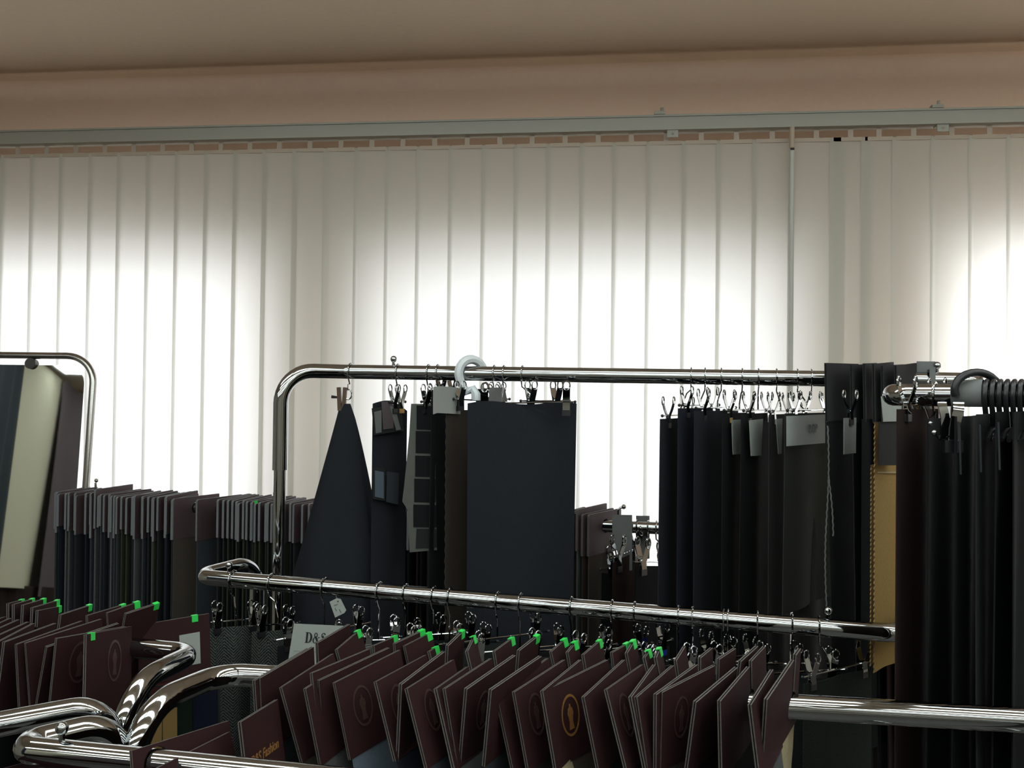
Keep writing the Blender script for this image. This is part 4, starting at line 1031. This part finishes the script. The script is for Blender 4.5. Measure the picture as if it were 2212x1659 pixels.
# white letter card D&S
dC = mdp(690) - 0.10
o_, b_ = P(635, 1347, dC), P(742, 1352, dC + 0.02)
X = (b_ - o_).normalized(); nn = V((X.y, -X.x, 0)).normalized(); nn = -nn if nn.dot(CAM - o_) < 0 else nn
up = nn.cross(X); up = -up if up.z < 0 else up
wdt = (b_ - o_).length
b = MB(); b.prism([(0, 0), (-0.004, -0.085), (wdt, -0.085), (wdt, 0)], o_, X, up, nn, 0.0008)
card = b.build('letter_card', 'white_paper'); tag(card, 'white card printed D&S clipped below the middle rail', 'card')
def stroke(pts, n=1):
    return pts
def serif_text(parent, O, X, up, nn, h):
    """bold serif D & S cut as flat ink shapes"""
    b = MB(); N_ = 18
    def ring(cx, cy, outer, inner, a0, a1, k=16):
        o = [(cx + outer[0] * math.cos(a0 + (a1 - a0) * i / k), cy + outer[1] * math.sin(a0 + (a1 - a0) * i / k)) for i in range(k + 1)]
        q = [(cx + inner[2] + inner[0] * math.cos(a0 + (a1 - a0) * i / k), cy + inner[1] * math.sin(a0 + (a1 - a0) * i / k)) for i in range(k, -1, -1)]
        return o + q
    def shape(pts, dx): b.prism([((x + dx) * h * 0.82, y * h) for x, y in pts], O + nn * 0.0007, X, up, nn, 0.0003)
    shape([(0, 0), (0.36, 0), (0.36, 0.05), (0.30, 0.08), (0.30, 0.92), (0.36, 0.95), (0.36, 1), (0, 1), (0, 0.95), (0.08, 0.92), (0.08, 0.08), (0, 0.05)], 0)
    shape(ring(0.34, 0.5, (0.46, 0.5), (0.22, 0.44, 0.0), -math.pi / 2, math.pi / 2), 0)
    shape(ring(1.18, 0.75, (0.20, 0.25), (0.09, 0.19, 0), 0, 2 * math.pi - 0.001, 20), 0)
    shape(ring(1.13, 0.27, (0.28, 0.28), (0.13, 0.22, 0), 0.5, 2 * math.pi - 0.55, 20), 0)
    shape([(1.02, 0.64), (1.20, 0.66), (1.60, 0.06), (1.66, 0.0), (1.40, 0.0)], 0)
    shape([(1.28, 0.40), (1.58, 0.52), (1.66, 0.52), (1.66, 0.57), (1.42, 0.57), (1.42, 0.52), (1.48, 0.50), (1.30, 0.26)], 0)
    shape(ring(2.06, 0.74, (0.26, 0.26), (0.12, 0.20, -0.03), 0.35, 4.3, 16), 0)
    shape(ring(2.04, 0.26, (0.28, 0.26), (0.13, 0.20, 0.02), -2.8, 1.75, 16), 0)
    shape([(1.90, 0.66), (2.02, 0.76), (2.26, 0.42), (2.14, 0.26)], 0)
    return b.build('lettering', 'ink', parent)
serif_text(card, o_ + X * 0.023 - up * 0.034, X, up, nn, 0.0195)
b = MB(); b.box(o_ + X * 0.05 - up * 0.050 + nn * 0.0006, 0.09, 0.0006, 0.0003, X, up, nn); b.build('ruled_line', 'grey_paper', card)
# white paper tag above it
dT = mdp(730) - 0.04
pts = [(712, 1300), (728, 1292), (736, 1294), (748, 1318), (744, 1324), (724, 1334)]
O = P(730, 1312, dT); b = MB(); nn = -F0
def loc2(px):
    r = ray(*px); t = (O - CAM).dot(nn) / r.dot(nn); p = CAM + r * t - O; return (p.dot(R0), p.z)
b.prism([loc2(p) for p in pts], O, R0, V((0, 0, 1)), nn, 0.0008, holes=[circle(loc2((730, 1299)), 0.0016, 8)])
tg = b.build('price_tag', 'white_paper'); tag(tg, 'small white paper tag hanging under the middle rail above the letter card', 'paper tag')
b = MB(); b.tube([on_line(M_a, M_b, 730) + V((0, -0.012, -0.012)), P(730, 1299, dT - 0.002)], 0.0006, 6); b.build('string', 'grey_paper', tg)
for k, (x0, y0, x1, y1) in enumerate(((722, 1308, 730, 1305), (724, 1314, 727, 1320), (733, 1316, 737, 1324))):
    s = loc2((x0, y0)); e = loc2((x1, y1)); b = MB(); b.tube([O + R0 * s[0] + V((0, 0, s[1])) + nn * 0.0006, O + R0 * e[0] + V((0, 0, e[1])) + nn * 0.0006], 0.0005, 4); b.build('pencil_mark', 'ink', tg)
# colour chart between the left bends and the tweed
dQ = 1.52
O = P(330, 1520, dQ); root = thing('colour_chart', 'colour chart with mustard, green and navy blocks behind the bent posts', 'colour chart', P(400, 1640, dQ)); nn = -F0
sheet(root, 'backing_card', 'dark_card', [(322, 1482), (476, 1478), (476, 1700), (322, 1700)], O, nn, 0.0, 0.002)
for mat, px in (('mustard_cloth', [(326, 1530), (350, 1528), (350, 1625), (326, 1625)]), ('mustard_cloth', [(352, 1530), (383, 1528), (383, 1625), (352, 1625)]), ('forest_cloth', [(385, 1500), (416, 1498), (416, 1625), (385, 1625)]), ('royal_cloth', [(418, 1490), (470, 1488), (470, 1625), (418, 1625)]), ('wine_cloth', [(326, 1486), (383, 1484), (383, 1526), (326, 1527)])):
    sheet(root, 'colour_block', mat, px, O, nn, 0.0025, 0.002)
# --- far rack, right end: grey cards and dark cloth
RX = (X_a, X_b)
def xdp(px): return depth(on_line(X_a, X_b, px))
for (xl, xr, yt, yb, dd, lb) in ((1322, 1366, 1112, 1236, -0.02, 'grey paper header card at the right end of the far rail'), (1374, 1404, 1114, 1212, 0.03, 'smaller grey paper card, last on the far rail')):
    d = xdp(xl); O = P(xl, yt, d + dd - 0.02); X = R0; nn = -F0
    c = on_line(X_a, X_b, (xl + xr) / 2) - O; w_ = (xr - xl) * d / FPX; h_ = (yb - yt) * d / FPX
    b = MB(); b.prism([(0, 0), (0.004, -h_), (w_, -h_ * 0.94), (w_ * 0.97, 0)], O, X, V((0, 0, 1)), nn, 0.003, 0, 1)
    o = b.build('header_card', ['grey_paper', 'paper_edge']); tag(o, lb, 'card')
c = on_line(X_a, X_b, 1336); b = MB(); b.tube([c + V((0, 0, TR - 0.004)), c + V((0, 0, TR + 0.026)), c + V((0.004, 0, TR + 0.032)), c + V((0.010, 0, TR + 0.034))], 0.0035, 8); b.ball(c + V((0.013, 0, TR + 0.035)), 0.0065)
o = b.build('stop_pin', 'dull_chrome', smooth=True); tag(o, 'bent ball-ended pin on the far rail at its right end', 'rail pin')
c = on_line(X_a, X_b, 206) + V((0, 0, 0.03)); b = MB(); b.tube([c, c + V((0, 0, 0.032))], 0.0035, 8); b.ball(c + V((0.002, 0, 0.038)), 0.006)
o = b.build('stop_pin', 'dull_chrome', smooth=True); tag(o, 'small ball-ended pin on the far rail beside the mirror', 'rail pin')
for i, (hk, xl, xr, tp, lb, cl) in enumerate(((1376, 1322, 1384, 1216, 'dark cloth tilted on a hanger below the far rail', 'dark_brown'), (1418, 1372, 1450, 1222, 'dark cloth at the right end below the far rail', 'black'), (1400, 1300, 1455, 1238, 'black cloth behind the two dark ones below the far rail', 'black'))):
    d = xdp(hk) + (-0.04 if i < 2 else 0.04); a_, b_ = corners(xl, xr, tp, d, 0.14 if i < 2 else 0.2, 'L'); b_.z += 0.014 if i == 0 else -0.02
    cloth('fabric_sample', lb, 'fabric sample', a_, b_, 0.5, cl + '_cloth', folds=1, amp=0.003, seed=90 + i)
    hanger('wire clip hanger on the far rail, ' + ('left', 'right', 'middle')[i] + ' one of three', 'hangers on the far rail', RX, hk, a_ + V((0, 0, 0.01)), b_ + V((0, 0, 0.01)), clip_s=1.5, inset=0.03, wire=0.002)

# ================================================================== STANDING MIRROR
dMi = 2.88
top_c = P(60, 768, dMi); tilt = math.radians(6.5)
MX = R0; MN = (-F0 * math.cos(tilt) + V((0, 0, 1)) * math.sin(tilt)); MU = (V((0, 0, 1)) * math.cos(tilt) + F0 * math.sin(tilt))
hwid = 145 * dMi / FPX; hgt = 1.15
def mp(x, z, off=0.0): return top_c + MX * x + MU * z + MN * off
root = thing('standing_mirror', 'standing mirror in a rounded chrome frame at the left, tilted back', 'mirror', V((top_c.x, top_c.y, 0)))
fr = fillet([mp(-hwid, -hgt), mp(-hwid, 0), mp(hwid, 0), mp(hwid, -hgt)], 0.085, 10)
b = MB(); b.tube(fr, 0.0112, 14); b.build('frame', 'dull_chrome', root, smooth=True)
g = 0.026; pl = []
pts = fillet([V((-hwid + g, -hgt + 0.03, 0)), V((-hwid + g, -g - 0.004, 0)), V((hwid - g, -g - 0.004, 0)), V((hwid - g, -hgt + 0.03, 0))], 0.06, 10)
b = MB(); b.prism([(p.x, p.y) for p in pts], top_c, MX, MU, MN, 0.006); b.build('mirror_glass', 'mirror_glass', root)
b = MB(); b.tube([mp(0.015, -0.026, -0.010), mp(0.015, -0.026, 0.012)], 0.017, 16); b.box(mp(0.015, -0.008, 0.0), 0.014, 0.008, 0.03, MX, MN, MU); b.build('clamp', 'dark_metal', root, smooth=True)
b = MB(); b.tube([mp(-hwid, -hgt), mp(hwid, -hgt)], 0.0125, 12)
for s in (-1, 1): b.tube([mp(s * hwid, -hgt + 0.01), V((mp(s * hwid, -hgt).x, mp(s * hwid, -hgt).y, 0.02))], 0.0125, 12); b.tube([V((mp(s * hwid, -hgt).x, mp(s * hwid, -hgt).y, 0.02)) + F0 * 0.15, V((mp(s * hwid, -hgt).x, mp(s * hwid, -hgt).y, 0.02)) - F0 * 0.15], 0.0125, 12)
b.build('stand', 'dull_chrome', root, smooth=True)
# what the mirror shows: a cream drape and a dark one hung by the left wall
def mirrored(px, py, xw):
    r = ray(px, py).normalized(); t = (top_c - CAM).dot(MN) / r.dot(MN); p = CAM + r * t
    r2 = r - MN * (2 * r.dot(MN)); k = (xw - p.x) / r2.x
    return p + r2 * k
XD = XL + 0.14
def drape(label, px0, px1, top, bot, mat, folds, amp, seed):
    a = mirrored(px0, 1000, XD); b_ = mirrored(px1, 1000, XD)
    a.z = b_.z = top
    cloth('hanging_drape', label, 'drape', a, b_, top - bot, mat, folds=folds, amp=amp, seed=seed, cols=60, rows=8, th=0.004)
zb = mirrored(60, 1272, XD).z
drape('dark blue drape by the left wall, seen in the mirror', -60, 22, 2.52, 0.5, 'slate_cloth', 3, 0.02, 1)
drape('cream drape by the left wall, seen in the mirror', 22, 118, 2.52, zb, 'curtain_cloth', 0.7, 0.05, 2)
drape('taupe drape by the left wall, seen in the mirror', 112, 230, 2.52, zb - 0.05, 'mauve_cloth', 1.2, 0.05, 3)
drape('dark brown cloth hanging low by the left wall, seen in the mirror', 10, 230, zb + 0.02, 0.2, 'dark_brown_cloth', 9, 0.03, 4)
